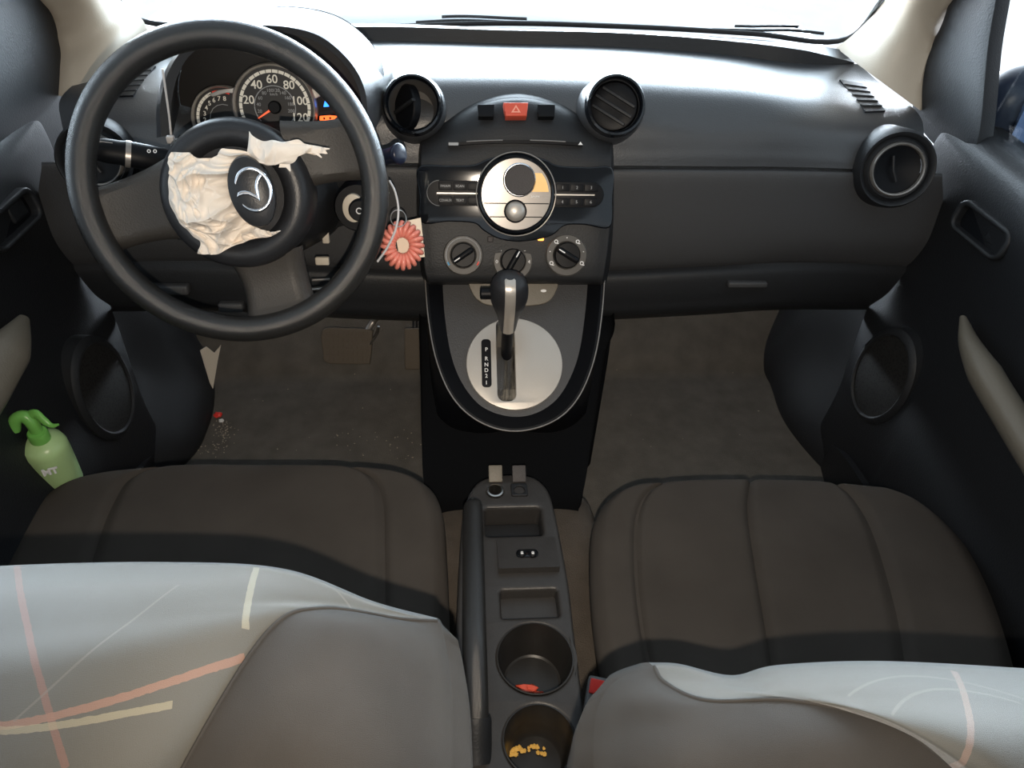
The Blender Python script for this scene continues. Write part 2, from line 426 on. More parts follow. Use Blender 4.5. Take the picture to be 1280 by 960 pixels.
# rear wall of the cabin (rear seat bench and tail)
g = grid([[V((x, -.62-.1*k, .05+.65*k)) for x in (-.74, 0, .74)] for k in (0, .5, 1)], 8, 8)
link('wall_back', *sheet(g, .03, (0, -1, 0)), M['seatside'], kind='structure')

# ================================================================== DASHBOARD
dash = root('dashboard', 'wide dark grey car dashboard running between both doors under the windscreen', 'dashboard', (0, 1.1, .45))
# right half control columns (u) ; mirrored for the left half
R_pad = [
    [(645, 35, 1.45), (770, 38, 1.44), (900, 46, 1.42), (1000, 54, 1.385), (1052, 62, 1.36)],   # glass side
    [(645, 38, 1.41), (770, 41, 1.40), (900, 50, 1.37), (1000, 62, 1.335), (1068, 78, 1.325)],   # top of step
]
R_step = [
    [(645, 39, 1.41), (770, 42, 1.40), (900, 51, 1.37), (1000, 62, 1.335), (1066, 78, 1.325)],
    [(645, 55, 1.405), (770, 59, 1.39), (900, 68, 1.36), (1000, 80, 1.328), (1068, 80, 1.322)],
]
R_top = [
    [(645, 54.5, 1.41), (770, 58, 1.395), (900, 67, 1.365), (1000, 79, 1.332), (1074, 80, 1.322)],
    [(645, 66, 1.30), (770, 70, 1.29), (900, 82, 1.27), (1000, 96, 1.25), (1100, 104, 1.28)],
    [(645, 84, 1.20), (770, 88, 1.195), (900, 99, 1.185), (1000, 110, 1.18), (1128, 124, 1.23)],
    [(645, 108, 1.125), (770, 112, 1.12), (900, 122, 1.12), (1000, 130, 1.12), (1150, 145, 1.17)],
    [(645, 150, 1.08), (770, 150, 1.075), (900, 160, 1.075), (1000, 160, 1.075), (1155, 170, 1.10)],
    [(645, 185, 1.065), (770, 190, 1.06), (900, 190, 1.06), (1000, 192, 1.06), (1150, 200, 1.06)],
    [(645, 207, 1.06), (770, 207, 1.055), (900, 208, 1.055), (1000, 209, 1.055), (1145, 214, 1.05)],
]
R_low = [
    [(645, 210, 1.065), (770, 210, 1.06), (900, 211, 1.06), (1000, 212, 1.06), (1178, 217, 1.05)],
    [(645, 216, 1.052), (770, 216, 1.046), (900, 217, 1.046), (1000, 218, 1.046), (1178, 224, 1.045)],
    [(645, 250, 1.045), (770, 250, 1.040), (900, 252, 1.040), (1000, 252, 1.040), (1178, 258, 1.045)],
    [(645, 300, 1.040), (770, 300, 1.035), (900, 300, 1.035), (1000, 300, 1.035), (1168, 300, 1.04)],
    [(645, 330, 1.045), (770, 330, 1.040), (900, 326, 1.040), (1000, 322, 1.045), (1153, 325, 1.05)],
    [(645, 345, 1.060), (770, 342, 1.060), (900, 336, 1.060), (1000, 333, 1.065), (1143, 335, 1.06)],
]
R_glove = [
    [(645, 338, 1.052), (770, 337, 1.050), (900, 331, 1.050), (1000, 328, 1.052), (1138, 330, 1.06)],
    [(645, 352, 1.035), (770, 350, 1.035), (900, 345, 1.035), (1000, 343, 1.040), (1128, 345, 1.05)],
    [(645, 380, 1.030), (770, 378, 1.030), (900, 372, 1.030), (1000, 368, 1.035), (1108, 368, 1.05)],
    [(645, 400, 1.040), (770, 396, 1.040), (900, 389, 1.040), (965, 385, 1.045), (1088, 382, 1.06)],
    [(645, 402, 1.12), (770, 398, 1.12), (900, 391, 1.12), (965, 386, 1.12), (1088, 386, 1.10)],
]
def half(rows, mir):
    out = []
    for r in rows:
        p = [Y(*a) for a in r]; p[0].x = 0
        if mir: p = [V((-q.x, q.y, q.z)) for q in p][::-1]
        out.append(p)
    return out
def both(rows):
    L = half(rows, True); Rr = half(rows, False)
    return [a[:-1]+b for a, b in zip(L, Rr)]
def dashpart(name, rows, m, nu=90, nv=40, th=.012, d=(0, .7, -.7), sides='both'):
    rr = both(rows) if sides == 'both' else half(rows, sides == 'L')
    return G().add(*sheet(grid(rr, nu, nv), th, d)).obj(name, m, dash)
dashpart('windscreen_shelf', R_pad, M['pad'], nv=8, th=.02, d=(0, 0, -1))
dashpart('shelf_step', R_step, M['dark'], nv=6, th=.01, d=(0, 1, 0))
upper = dashpart('upper_pad', R_top, M['pad'], nv=60)
dashpart('lower_panel', R_low, M['lowdash'], nv=40)
glove = dashpart('glove_box_door', R_glove, M['dark'], nv=30, sides='R')
knee = dashpart('knee_panel', R_glove, M['dark'], nv=30, sides='L')
# glove box handle
fh = Fr(Y(934, 355, 1.028), (0, -1, .1))
G().add(*box(fh, -.034, .034, -.005, .005, -.006, .006, .003)).obj('glove_box_handle', M['lowdash'], glove, label='raised grey pull handle')
# paler blocks standing in for small light reflections on the knee panel
for (u, v, w) in ((212, 362, .030), (289, 384, .020)):
    f = Fr(Y(u, v, 1.02), (0, -1, .2))
    G().add(*box(f, -w, w, -.008, .008, -.012, .006, .004)).obj('reflection_block', M['lowdash'], knee)

# side defroster grilles
from mathutils.bvhtree import BVHTree
def bvh_of(o):
    off = ORG[o.name]
    return BVHTree.FromPolygons([v.co+off for v in o.data.vertices], [tuple(p.vertices) for p in o.data.polygons])
pad_bvh = bvh_of(upper)
def onpad(u, v):
    h = pad_bvh.ray_cast(EYE, ray(u, v).normalized())
    return h[0] if h[0] is not None else Y(u, v, 1.15)
def grille(pix, mir=False):
    pts = [onpad(u, v) for u, v in pix]
    if mir: pts = [V((-p.x, p.y, p.z)) for p in pts]
    n = (pts[1]-pts[0]).cross(pts[3]-pts[0]).normalized()
    if n.z < 0: n = -n
    lo = [p+n*.0025 for p in pts]
    fr = G().add([p-n*.01 for p in pts]+lo, [(0, 1, 2, 3), (4, 5, 6, 7), (0, 1, 5, 4), (1, 2, 6, 5), (2, 3, 7, 6), (3, 0, 4, 7)]).obj('defroster_grille', M['black'], dash, smooth=False)
    for k in range(1, 6):
        t = k/6; a = lo[0].lerp(lo[3], t); b = lo[1].lerp(lo[2], t)
        G().add(*tube([a+n*.0004, b+n*.0004], .0011, seg=8)).obj('slat', M['pad'], fr)
gp = [(1049, 101), (1078, 106), (1106, 140), (1081, 141)]
grille(gp); grille([(172, 86), (195, 84), (167, 121), (143, 122)])

# round air vents
def vent(cu, cv, rpx, y, nrm, disc_tilt, big=False, ringm='gloss', split=False):
    c = Y(cu, cv, y); f = Fr(c, nrm); R = f.rad(cu, cv, rpx)
    g = G().add(*lathe_open(f, [(R*.80, -.004), (R*.84, .002), (R*.93, .004), (R*1.0, .000), (R*1.05, -.006), (R*1.10, -.02), (R*1.16, -.09)]))
    v = g.obj('air_vent', M['pad'], dash)
    G().add(*lathe_open(f, [(R*.815, .000), (R*.83, .0055), (R*.88, .0085), (R*.95, .0075), (R*1.01, .002), (R*1.03, -.008)])).obj('vent_ring', M[ringm], v)
    G().add(*lathe_open(f, [(R*.83, .001), (R*.80, -.02), (R*.66, -.045), (R*.4, -.05)])).add(*lathe(f, [(R*.42, -.052), (R*.42, -.0495), (.0001, -.0495)])).obj('vent_bowl', M['black'] if not split else mat('lit_duct_grey', (.10, .095, .09), .6), v)  # open vent's bowl gets a paler grey: the light inside is put into its colour
    # rotating vane disc
    ax, az = disc_tilt
    r2 = (f.r*math.cos(ax)+f.n*math.sin(ax)); d = Fr(f.p(0, 0, -.010), f.n*math.cos(ax)-f.r*math.sin(ax), f.u, az)
    rr = R*.76
    dg = G().add(*lathe(d, [(rr, -.004), (rr, .003), (rr*.94, .004), (rr*.5, .003), (.0001, .003)], ))
    if split: d.o = d.o-f.r*R*.22-f.n*.010
    if split:
        dg = G().add(*lathe(d, [(rr, -.006), (rr, .003), (rr*.94, .005), (rr*.5, .004), (.0001, .004)], sx=.9, sy=.98))
    vd = dg.obj('vent_vane', M['black'], v)
    for k in ((-.42, 0, .42) if not split else (0,)):
        w = math.sqrt(max(.05, .86-k*k))*rr
        G().add(*box(d, -w, w, k*rr-.0022, k*rr+.0022, .002, .0085, .001)).obj('louvre', M['dark'], vd)
    return v, f, R
vent(516, 131, 37.5, 1.045, (0, -.86, .5), (1.0, .2), split=True)
vent(769, 132, 37.5, 1.045, (0, -.86, .5), (.25, -.55))
# outer vents: big round pod with a silver ring
def outer_vent(cu, cv, rpx, y, nrm, mirror=None):
    c = Y(cu, cv, y); f = Fr(c, nrm); R = f.rad(cu, cv, rpx)
    g = G().add(*lathe_open(f, [(R*.98, -.002), (R*1.10, -.001), (R*1.22, -.006), (R*1.30, .000), (R*1.40, .002), (R*1.50, -.006), (R*1.56, -.03), (R*1.60, -.09)], seg=64))
    v = g.obj('air_vent', M['dark'], dash)
    G().add(*lathe_open(f, [(R*.90, -.002), (R*.92, .004), (R*.97, .0055), (R*1.02, .003), (R*1.03, -.004)], seg=64)).obj('vent_ring', M['silverdark'], v, label='satin silver ring')
    d = Fr(f.p(0, 0, -.004), nrm, (0, 0, 1), -.5)
    vd = G().add(*lathe(d, [(R*.90, -.012), (R*.89, .000), (R*.7, -.002), (R*.3, -.006), (.0001, -.007)])).obj('vent_vane', M['black'], v)
    G().add(*tube([d.p(-R*.45, .012, .000), d.p(-R*.1, -.004, .002), d.p(R*.3, -.014, .001)], .0022, seg=8)).obj('louvre', M['dark'], vd)
outer_vent(1122, 212, 33.5, 1.025, (-.18, -.93, .32))
outer_vent(119, 200, 34.5, 1.025, (.18, -.93, .32))

# ================================================================== CENTRE STACK
fs_ = Fr(Y(645, 240, .985), (0, -.907, .42))
stack = root('center_stack', 'black centre stack panel holding the radio and heater dials', 'dashboard panel', tuple(Y(645, 345, .95)))
def sk(u, v, y): return Y(u, v, y)
def stk_row(v, y, uL, uR, arch=0, yo=.03):
    us = [uL-4, uL, uL+8, (uL*3+uR)/4, (uL+uR)/2, (uL+uR*3)/4, uR-8, uR, uR+4]
    ar = [0, 0, .15, .75, 1, .75, .15, 0, 0]; yy = [y+.09, y+.012, y, y, y, y, y, y+.012, y+.09]
    return [Y(u, v-arch*a, q) for u, a, q in zip(us, ar, yy)]
rows = [stk_row(168, 1.115, 528, 764, 50), stk_row(172, 1.075, 527, 765, 46), stk_row(178, 1.045, 526, 765, 28), stk_row(190, 1.025, 525, 765, 10), stk_row(205, 1.010, 525, 765), stk_row(240, .990, 523, 765),
        stk_row(275, .974, 524, 764), stk_row(310, .958, 527, 761), stk_row(338, .946, 530, 757), stk_row(352, .945, 534, 754), stk_row(356, .97, 536, 752)]
G().add(*sheet(grid(rows, 60, 60), .01, (0, 1, 0))).obj('stack_body', M['dark'], stack)
# hazard switch, blanks
fz = Fr(Y(644, 138, 1.045), (0, -.72, .69))
def on(f, pts, h=0): return [f.hit(u, v, h) for u, v in pts]
hz = G().add(*plate(fz, on(fz, [(629, 130), (660, 130), (658, 147), (632, 147)]), -.012, .006, bev=.002)).obj('hazard_button', M['orange'], stack, label='orange-red hazard warning button')
tri = on(fz, [(644.5, 133.5), (638.5, 143), (650.5, 143)]); tri2 = on(fz, [(644.5, 136.5), (641.5, 141.5), (647.5, 141.5)])
G().add(*plate(fz, tri, .0062, .0068, holes=[tri2])).obj('triangle_mark', mat('hazard_mark', (.85, .35, .25), .5), hz)
for (a, b) in ((597, 618), (672, 694)):
    G().add(*plate(fz, on(fz, [(a, 131), (b, 131), (b-1, 146), (a+1, 146)]), -.012, .0012, bev=.0006)).obj('blank_switch', M['black'], stack)
# CD slot
fc = Fr(Y(645, 180, 1.025), (0, -.86, .5))
def arcpix(u0, u1, f0, n=14): return [(u0+(u1-u0)*k/n, f0(u0+(u1-u0)*k/n)) for k in range(n+1)]
top = lambda u: 176.0+((u-643)/90.0)**2*4.0
up = arcpix(560, 728, top); lo = [(u, v+3.6) for u, v in reversed(up)]
slot = G().add(*plate(fc, on(fc, up+lo), -.002, .0072)).obj('disc_slot', M['black'], stack)
for a, b in ((583, 628), (662, 706)):
    G().add(*tube([fc.p(*fc.hit(u, v+.0), .0072) for u, v in arcpix(a, b, top)], .0009, seg=6)).obj('slot_edge', M['silverdark'], slot)
G().add(*box(fc.at(566, 180, .007), -.006, .008, -.002, .002, 0, .001)).obj('disc_mark', M['grey'], slot)
e = on(fc, [(724.5, 178), (721.5, 182), (727.5, 182)])
G().add(*plate(fc, e, .0073, .0078)).obj('eject_mark', M['white'], slot)

# ---- radio
radio = root('car_radio', 'glossy black car radio with round silver display face in the centre stack', 'radio', tuple(fs_.p(0, -.04, 0)))
pan = [(523, 209), (560, 207), (592, 206), (612, 198), (646, 192), (680, 199), (698, 207), (735, 209), (765, 211), (765, 250), (762, 284), (730, 281), (706, 282), (690, 294), (668, 300), (645, 302), (622, 298), (604, 288), (592, 279), (560, 277), (527, 278), (524, 245)]
pp = []
base = on(fs_, pan)
for k in range(len(base)):
    pp.append(base[k])
G().add(*plate(fs_, smooth2(base, 110), -.012, .004, bev=.002)).obj('glossy_panel', M['gloss'], radio)
fr_ = fs_.at(645, 243, .004); RR = fs_.rad(645, 243, 46, .004)
G().add(*lathe_open(fr_, [(RR*.93, .004), (RR*.97, .0065), (RR*1.02, .006), (RR*1.06, .002), (RR*1.07, 0)], seg=64)).obj('round_bezel', M['gloss'], radio)
G().add(*tube([fr_.p(RR*1.075*math.cos(2*PI*k/64), RR*1.10*math.sin(2*PI*k/64), .0035) for k in range(64)], .0009, closed=True, seg=8)).obj('chrome_line', M['silverdark'], radio)
rf = RR*.945
face = G().add(*lathe(fr_, [(rf, 0), (rf, .0045), (rf*.99, .0052), (.0001, .0052)], seg=64)).obj('radio_face', M['radiof'], radio)
def fseg(pts, h0, h1, name, m, par=face): return G().add(*plate(fr_, pts, h0, h1)).obj(name, m, par)
def circseg(y0, y1, r, x0=None, x1=None, n=20):
    a = []
    for k in range(n+1):
        y = y0+(y1-y0)*k/n; a.append((math.sqrt(max(r*r-y*y, 0)) if x1 is None else min(x1, math.sqrt(max(r*r-y*y, 0))), y))
    for k in range(n+1):
        y = y1+(y0-y1)*k/n; a.append((-math.sqrt(max(r*r-y*y, 0)) if x0 is None else max(x0, -math.sqrt(max(r*r-y*y, 0))), y))
    return a
fseg(circseg(.004, .030, rf*.93, x1=-.004), .0052, .0058, 'display_window', M['screenw'])
fseg(circseg(.004, .030, rf*.93, x0=.018), .0052, .0058, 'display_window', M['screeno'])
for y in (-.0125, -.0315):
    w = math.sqrt(rf*rf-y*y)*.97
    G().add(*box(fr_, -w, w, y-.0007, y+.0007, .005, .0058)).obj('face_line', M['black'], face)
G().add(*text(fr_.at(669, 246, .0056), 'AM/FM', .0042, bold=.0)).obj('lettering', M['white'], face)
kf = fr_.at(649, 225, .005); kr = fr_.rad(649, 225, 19)
kb = G().add(*lathe(kf, [(kr*1.08, 0), (kr*1.08, .004), (kr*1.0, .006)], seg=48)).obj('tuning_knob_ring', M['chrome'], face)
G().add(*lathe(kf, [(kr*.98, 0), (kr*.98, .012), (kr*.92, .0145), (kr*.5, .014), (.0001, .0138)], seg=48)).obj('tuning_knob', M['knob'], face)
kf = fr_.at(644, 264, .005); kr = fr_.rad(644, 264, 12)
G().add(*lathe(kf, [(kr*1.18, 0), (kr*1.18, .003), (kr*1.02, .004)], seg=40)).obj('volume_knob_ring', M['black'], face)
G().add(*lathe(kf, [(kr, 0), (kr, .008), (kr*.9, .011), (kr*.6, .013), (.0001, .014)], seg=40)).obj('volume_knob', M['silver'], face)
# side button pods
def pod(pix, round_left):
    o = on(fs_, pix, .004)
    xs = [p[0] for p in o]; ys = [p[1] for p in o]; x0, x1, y0, y1 = min(xs), max(xs), min(ys), max(ys); r = (y1-y0)/2
    n = 14
    if round_left: out = [(x1, y1), (x0+r, y1)]+[(x0+r+r*math.cos(a), (y0+y1)/2+r*math.sin(a)) for a in [PI/2+PI*k/n for k in range(n+1)]]+[(x0+r, y0), (x1, y0)]
    else: out = [(x1-r, y1), (x0, y1), (x0, y0), (x1-r, y0)]+[(x1-r+r*math.cos(a), (y0+y1)/2+r*math.sin(a)) for a in [-PI/2+PI*k/n for k in range(n+1)]]
    p = G().add(*plate(fs_, out, .003, .0062, bev=.001)).obj('button_pod', M['black'], radio)
    pth = [fs_.p(a, b, .0062) for a, b in (out[2:-2] if round_left else out[3:])]
    G().add(*tube(pth, .0006, seg=6)).obj('pod_trim', M['silverdark'], p)
    ym = (y0+y1)/2
    G().add(*box(fs_, x0+(.014 if round_left else .002), x1-(.002 if round_left else .014), ym-.0009, ym+.0009, .006, .0072)).obj('divider_bar', M['silver'], p)
    return p, x0, x1, y0, y1
p, x0, x1, y0, y1 = pod([(534, 226), (602, 226), (602, 257), (534, 257)], True)
W = (x1-x0-.016)/3
for i in range(3):
    for j, yy in enumerate(((y1*.93+(y0+y1)/2*.07-.0065), (y0*.93+(y0+y1)/2*.07+.0065))):
        xa = x0+.016+W*i
        b = G().add(*box(fs_, xa+.0006, xa+W-.0006, yy-.0055, yy+.0055, .005, .0078, .0008)).obj('button', M['black'], p)
        lab = (('FM/AM', 'SCAN', ''), ('CD/AUX', 'TEXT', ''))[j][i]
        if lab: G().add(*text(Fr2(fs_.p(xa+W/2, yy, .0078), fs_.r, fs_.u, fs_.n), lab, .0048)).obj('lettering', M['grey'], b)
p, x0, x1, y0, y1 = pod([(690, 228), (754, 228), (754, 259), (690, 259)], False)
W = (x1-x0-.014)/3
for i in range(3):
    for j, yy in enumerate(((y1*.93+(y0+y1)/2*.07-.0065), (y0*.93+(y0+y1)/2*.07+.0065))):
        xa = x0+.002+W*i+.003
        b = G().add(*box(fs_, xa+.0006, xa+W-.0006, yy-.0055, yy+.0055, .005, .0078, .0008)).obj('button', M['black'], p)
        G().add(*text(Fr2(fs_.p(xa+W/2, yy, .0078), fs_.r, fs_.u, fs_.n), str(1+i+3*j), .006)).obj('lettering', M['grey'], b)

# ---- heater dials
def dial(cu, cv, rpx, label, kind):
    f = Fr(Y(cu, cv, .952), (0, -.86, .51)); R = f.rad(cu, cv, rpx)
    r_ = root('heater_dial', label, 'dial', tuple(f.p(0, 0, -.005)), group='heater dials')
    G().add(*lathe(f, [(R*1.05, -.02), (R*1.04, .001), (R*.98, .003), (R*.70, .0032), (R*.64, .001), (.001, .001)], seg=56)).obj('dial_scale', M['grip'] if False else mat('dial_scale_grey_'+kind, (.065, .062, .058), .5), r_)
    # knob with pointer bar
    G().add(*lathe(f, [(R*.64, 0), (R*.63, .010), (R*.58, .013), (.001, .0135)], seg=48)).obj('dial_knob', M['black'], r_)
    ang = {'temp': -2.55, 'fan': 1.05, 'mode': 2.6}[kind]
    h = Fr2(f.o, f.r*math.cos(ang)+f.u*math.sin(ang), f.u*math.cos(ang)-f.r*math.sin(ang), f.n)
    br = G().add(*box(h, -R*.60, R*.60, -R*.15, R*.15, .010, .024, .004)).obj('dial_grip', M['black'], r_)
    G().add(*box(h, R*.22, R*.56, -.0008, .0008, .024, .0246)).obj('pointer_mark', M['white'], br)
    def arc(a0, a1, rr, w, m, nm):
        pth = [f.p(rr*math.cos(a0+(a1-a0)*k/24), rr*math.sin(a0+(a1-a0)*k/24), .0035) for k in range(25)]
        G().add(*tube(pth, w, seg=6, flat=.4)).obj(nm, m, r_)
    if kind == 'temp':
        arc(PI+.5, -.5, R*.88, .0011, M['grey'], 'scale_arc')
        arc(PI+.62, PI+.42, R*.88, .0016, mat('blue_mark', (.1, .35, .6), .5), 'cold_mark')
        arc(-.62, -.38, R*.88, .0016, M['redmark'], 'hot_mark')
    elif kind == 'fan':
        for k, s in enumerate('01234'):
            a = PI*1.02-k*PI*1.04/4
            G().add(*text(Fr2(f.p(R*.84*math.cos(a), R*.84*math.sin(a), .0033), f.r, f.u, f.n), s, .0075)).obj('lettering', M['white'], r_)
    else:
        for k in range(7):
            a = PI*1.15-k*PI*1.3/6; q = Fr2(f.p(R*.85*math.cos(a), R*.85*math.sin(a), .0033), f.r, f.u, f.n)
            if k % 2 == 0:
                gg = G().add(*plate(q, circ(0, 0, .0030, 14), 0, .0004, holes=[circ(0, 0, .0018, 14)])).add(*box(q, .001, .004, -.0035, -.0022, 0, .0004))
            else: gg = G().add(*lathe(q, [(.0009, 0), (.0009, .0004)], seg=10))
            gg.obj('mode_mark', M['white'], r_)
    return r_
dial(579, 319, 24, 'round temperature dial with blue and red marks, below the left radio buttons', 'temp')
dial(641, 326, 24, 'round fan speed dial with numbers, directly behind the gear knob', 'fan')
dial(708, 319, 25, 'round air direction dial with airflow symbols, below the numbered radio buttons', 'mode')
for (u, v, m, nm, lb) in ((613, 299, 'knob', 'indicator_button', None), (676, 297, 'amber', 'indicator_lamp', 'glowing amber indicator lamp')):
    f = Fr(Y(u, v, .962), (0, -.86, .51))
    o = G().add(*box(f, -.0042, .0042, -.0045, .0045, -.004, .004, .0015)).obj(nm, M[m], stack)
    if lb: o['label'] = lb

# ================================================================== GEAR CONSOLE
fg = Fr(Y(643, 455, .885), (0, -.574, .819))
gc = root('gear_console', 'shield-shaped dark console under the heater dials carrying the gear lever', 'console', tuple(Z(645, 560, .07)))
rim = [(531, 344), (535, 395), (544, 445), (560, 487), (582, 515), (612, 533), (645, 539), (680, 532), (708, 515), (729, 486), (744, 444), (752, 395), (756, 344)]
def fgP(u, v, h=0): x, y = fg.hit(u, v, h); return fg.p(x, y, h)
rimP = [fgP(u, v, .022) for u, v in rim]
rc = curve(rimP, 72)
cen = fgP(643, 440, .0)
# inner dish
inner = [(553, 350), (556, 395), (563, 440), (575, 474), (595, 502), (618, 516), (645, 521), (671, 516), (695, 500), (712, 474), (724, 440), (731, 395), (735, 350)]
inP = curve([fgP(u, v, .004) for u, v in inner], 72)
ridge = curve([fgP(643+(u-643)*.965, 440+(v-440)*.965, .022) for u, v in rim], 72)
top = [fgP(535+(755-535)*k/72, 344, .004) for k in range(73)]
flat = [fgP(570+(715-570)*k/72, 430 if False else 400, .002) for k in range(73)]
gr = [rc, ridge, inP]
dish = [inP]
for s in (.75, .5, .25, 0):
    dish.append([fgP(643+(u-643)*s, 345+(v-345)*s if False else (v-345)*s+345, .001) for u, v in [( (inner[0][0]+(inner[-1][0]-inner[0][0])*k/72), 345) for k in range(73)]])
# simple: dish = lerp between inP and the top chord
chord = [fgP(553+(735-553)*k/72, 338, .004) for k in range(73)]
dish = [[a.lerp(b, t) for a, b in zip(inP, chord)] for t in (0, .2, .4, .6, .8, 1)]
G().add(*sheet(dish, .01, (0, .5, -.8))).obj('console_dish', M['lowdash'], gc)
outer = [rc, [p+V((0, 0, 0))+(p-cen).normalized()*.004-V((0, 0, .008)) for p in rc]]
G().add(*sheet([ridge, inP], .004, (0, .3, -.9))).obj('dish_wall', M['black'], gc)
# outer skin: from rim down to the floor
def skirt(p, k):
    t = abs(k/72-.5)*2
    return p
dn = []
for z, s in ((None, 1.0), (-.02, 1.01), (-.06, 1.0), (-.14, .99)):
    row = []
    for k, p in enumerate(rc):
        q = V(p)
        if z is not None:
            q = V((p.x*s, p.y, p.z+z))
            d = max(0, 1-abs(k/72-.5)*3)
            q.y += abs(z)*1.1*d
        row.append(q)
    dn.append(row)
G().add(*sheet([ridge]+dn, .004, (0, .5, -.5))).obj('console_skin', M['black'], gc)
G().add(*tube([p+fg.n*.0005 for p in rc], .0011, seg=8)).obj('silver_edge_line', M['silverdark'], gc, label='thin silver edge line')
# base of the console down to the floor
def bw(y):  # half widths read off the carpet edges
    return None
LW = [(527, 392, .40), (527, 440, .37), (528, 500, .33), (529, 560, .28), (531, 605, .24), (540, 640, .20)]
RWp = [(764, 396, .40), (757, 440, .37), (747, 500, .33), (737, 560, .28), (730, 605, .24), (722, 640, .20)]
rows = []
for a, b in zip(LW, RWp):
    L = Z(*a); Rr = Z(*b); rows.append([V((L.x, L.y, .05)), V((L.x, L.y, L.z-.02)), L+V((.012, 0, 0)), (L+Rr)/2+V((0, 0, .004)), Rr-V((.012, 0, 0)), V((Rr.x, Rr.y, Rr.z-.02)), V((Rr.x, Rr.y, .05))])
rows.insert(0, [V((p.x*1.0, p.y+.3, p.z)) for p in rows[0]])
rows.append([V((p.x*.96, p.y-.02, min(p.z, .1))) for p in rows[-1]])
G().add(*sheet(grid(rows, 60, 40))).obj('console_base', mat('matt_black_plastic', (.0035, .004, .005), .9, spec=.08), gc)

# grey bin piece behind the gear knob (key symbol)
fb = Fr(Y(643, 368, .952), (0, -.75, .66))
G().add(*plate(fb, smooth2(on(fb, [(588, 352), (620, 351), (660, 351), (695, 352), (693, 368), (684, 378), (668, 382), (645, 383), (612, 382), (598, 376), (590, 366)]), 60), -.004, .004, bev=.0015)).obj('bin_lid', M['grip'], gc)
G().add(*plate(fb, circ(*fb.hit(679, 364), .0045, 16, .0022), .004, .0046)).obj('lid_mark', M['white'], gc)

# gear plate and lever
gp_ = fg.at(643, 455, .006); GR = fg.rad(643, 455, 60, .006)
plt = root('gear_plate', 'round brushed silver gear selector plate with letters in the console', 'plate', tuple(gp_.p(0, 0, -.005)))
sl = rrect(*[gp_.hit(622, 500)[0], gp_.hit(645, 500)[0], gp_.hit(634, 502)[1], gp_.hit(634, 400)[1]], .011)
sc_ = gp_.hit(643, 455)
ds = G().add(*plate(gp_, circ(0, 0, GR, 72, GR*.985), -.006, .004, holes=[sl], bev=.0012)).obj('plate_disc', M['silver'], plt)
G().add(*plate(gp_, [(x*1.0, y) for x, y in sl], -.014, -.002)).obj('slot_boot', M['grip'], plt)
lp = rrect(*[gp_.hit(602, 460)[0], gp_.hit(614, 460)[0], gp_.hit(608, 485)[1], gp_.hit(608, 425)[1]], .0055)
wd = G().add(*plate(gp_, lp, .003, .0048, bev=.0005)).obj('letter_window', M['black'], plt)
for s, v in (('P', 437), ('R', 448.5), ('N', 456), ('D', 463), ('2', 470), ('1', 478.5)):
    G().add(*text(gp_.at(608, v, .005), s, .0085, bold=.0001)).obj('gear_letter', M['white'], wd)

lev = root('gear_lever', 'black automatic gear lever with silver-banded knob and side button', 'gear lever', tuple(fgP(634, 440, 0)))
b0 = fgP(633, 446, -.004); b1 = Y(637, 352, .875)
ax = (b1-b0).normalized()
pth = curve([b0, b0.lerp(b1, .3), b0.lerp(b1, .62)], 10)
G().add(*tube(pth, [.011]*11, seg=20, flat=.8, up=(1, 0, 0))).obj('lever_shaft', M['black'], lev)
kc = b0.lerp(b1, .80)
side = V((1, 0, 0)); fwd = ax.cross(side).normalized()
kv = []; kfc = []; N1, N2 = 20, 32
prof = [(0.0, .0125, .014), (.10, .014, .016), (.25, .0165, .019), (.42, .022, .023), (.58, .0268, .026), (.74, .0275, .0265), (.88, .0240, .023), (.96, .016, .016), (1.0, .004, .004)]
base = b0.lerp(b1, .42); topk = b1+ax*.012
pc = curve([V((a, b, c)) for a, b, c in prof], 28)
for q in pc:
    c = base.lerp(topk, q.x)
    for k in range(N2):
        a = 2*PI*k/N2; kv.append(c+side*q.y*math.cos(a)+fwd*q.z*math.sin(a))
for i in range(len(pc)-1):
    for k in range(N2): kfc.append((i*N2+k, i*N2+(k+1) % N2, (i+1)*N2+(k+1) % N2, (i+1)*N2+k))
kfc.append(tuple((len(pc)-1)*N2+k for k in range(N2)))
kn = link('lever_knob', kv, kfc, M['gloss'] if False else M['hub'], lev)
# band along the knob centre facing the driver
bv = []
cam_side = -fwd if (-fwd).dot(EYE-base) > 0 else fwd
for q in pc[:-1]:
    c = base.lerp(topk, q.x); w = min(.0080, q.y*.72)
    for t in (-1, -.9, -.3, .3, .9, 1):
        h = math.sqrt(max(0, 1-min(1, (w*t/q.y))**2)) if q.y > w else .3
        bv.append(c+side*w*t+cam_side*(q.z*h+(.0016 if abs(t) < 1 else -.001)))
n6 = 6; bf = []
for i in range(len(pc)-2):
    for k in range(5): bf.append((i*n6+k, i*n6+k+1, (i+1)*n6+k+1, (i+1)*n6+k))
link('knob_band', bv, bf, M['silver'], kn, label='silver band')
kk = base.lerp(topk, .66)
G().add(*tube([kk-side*.022, kk-side*.040, kk-side*.0415], [.0085, .0085, .006], seg=20)).obj('shift_button', M['black'], lev)

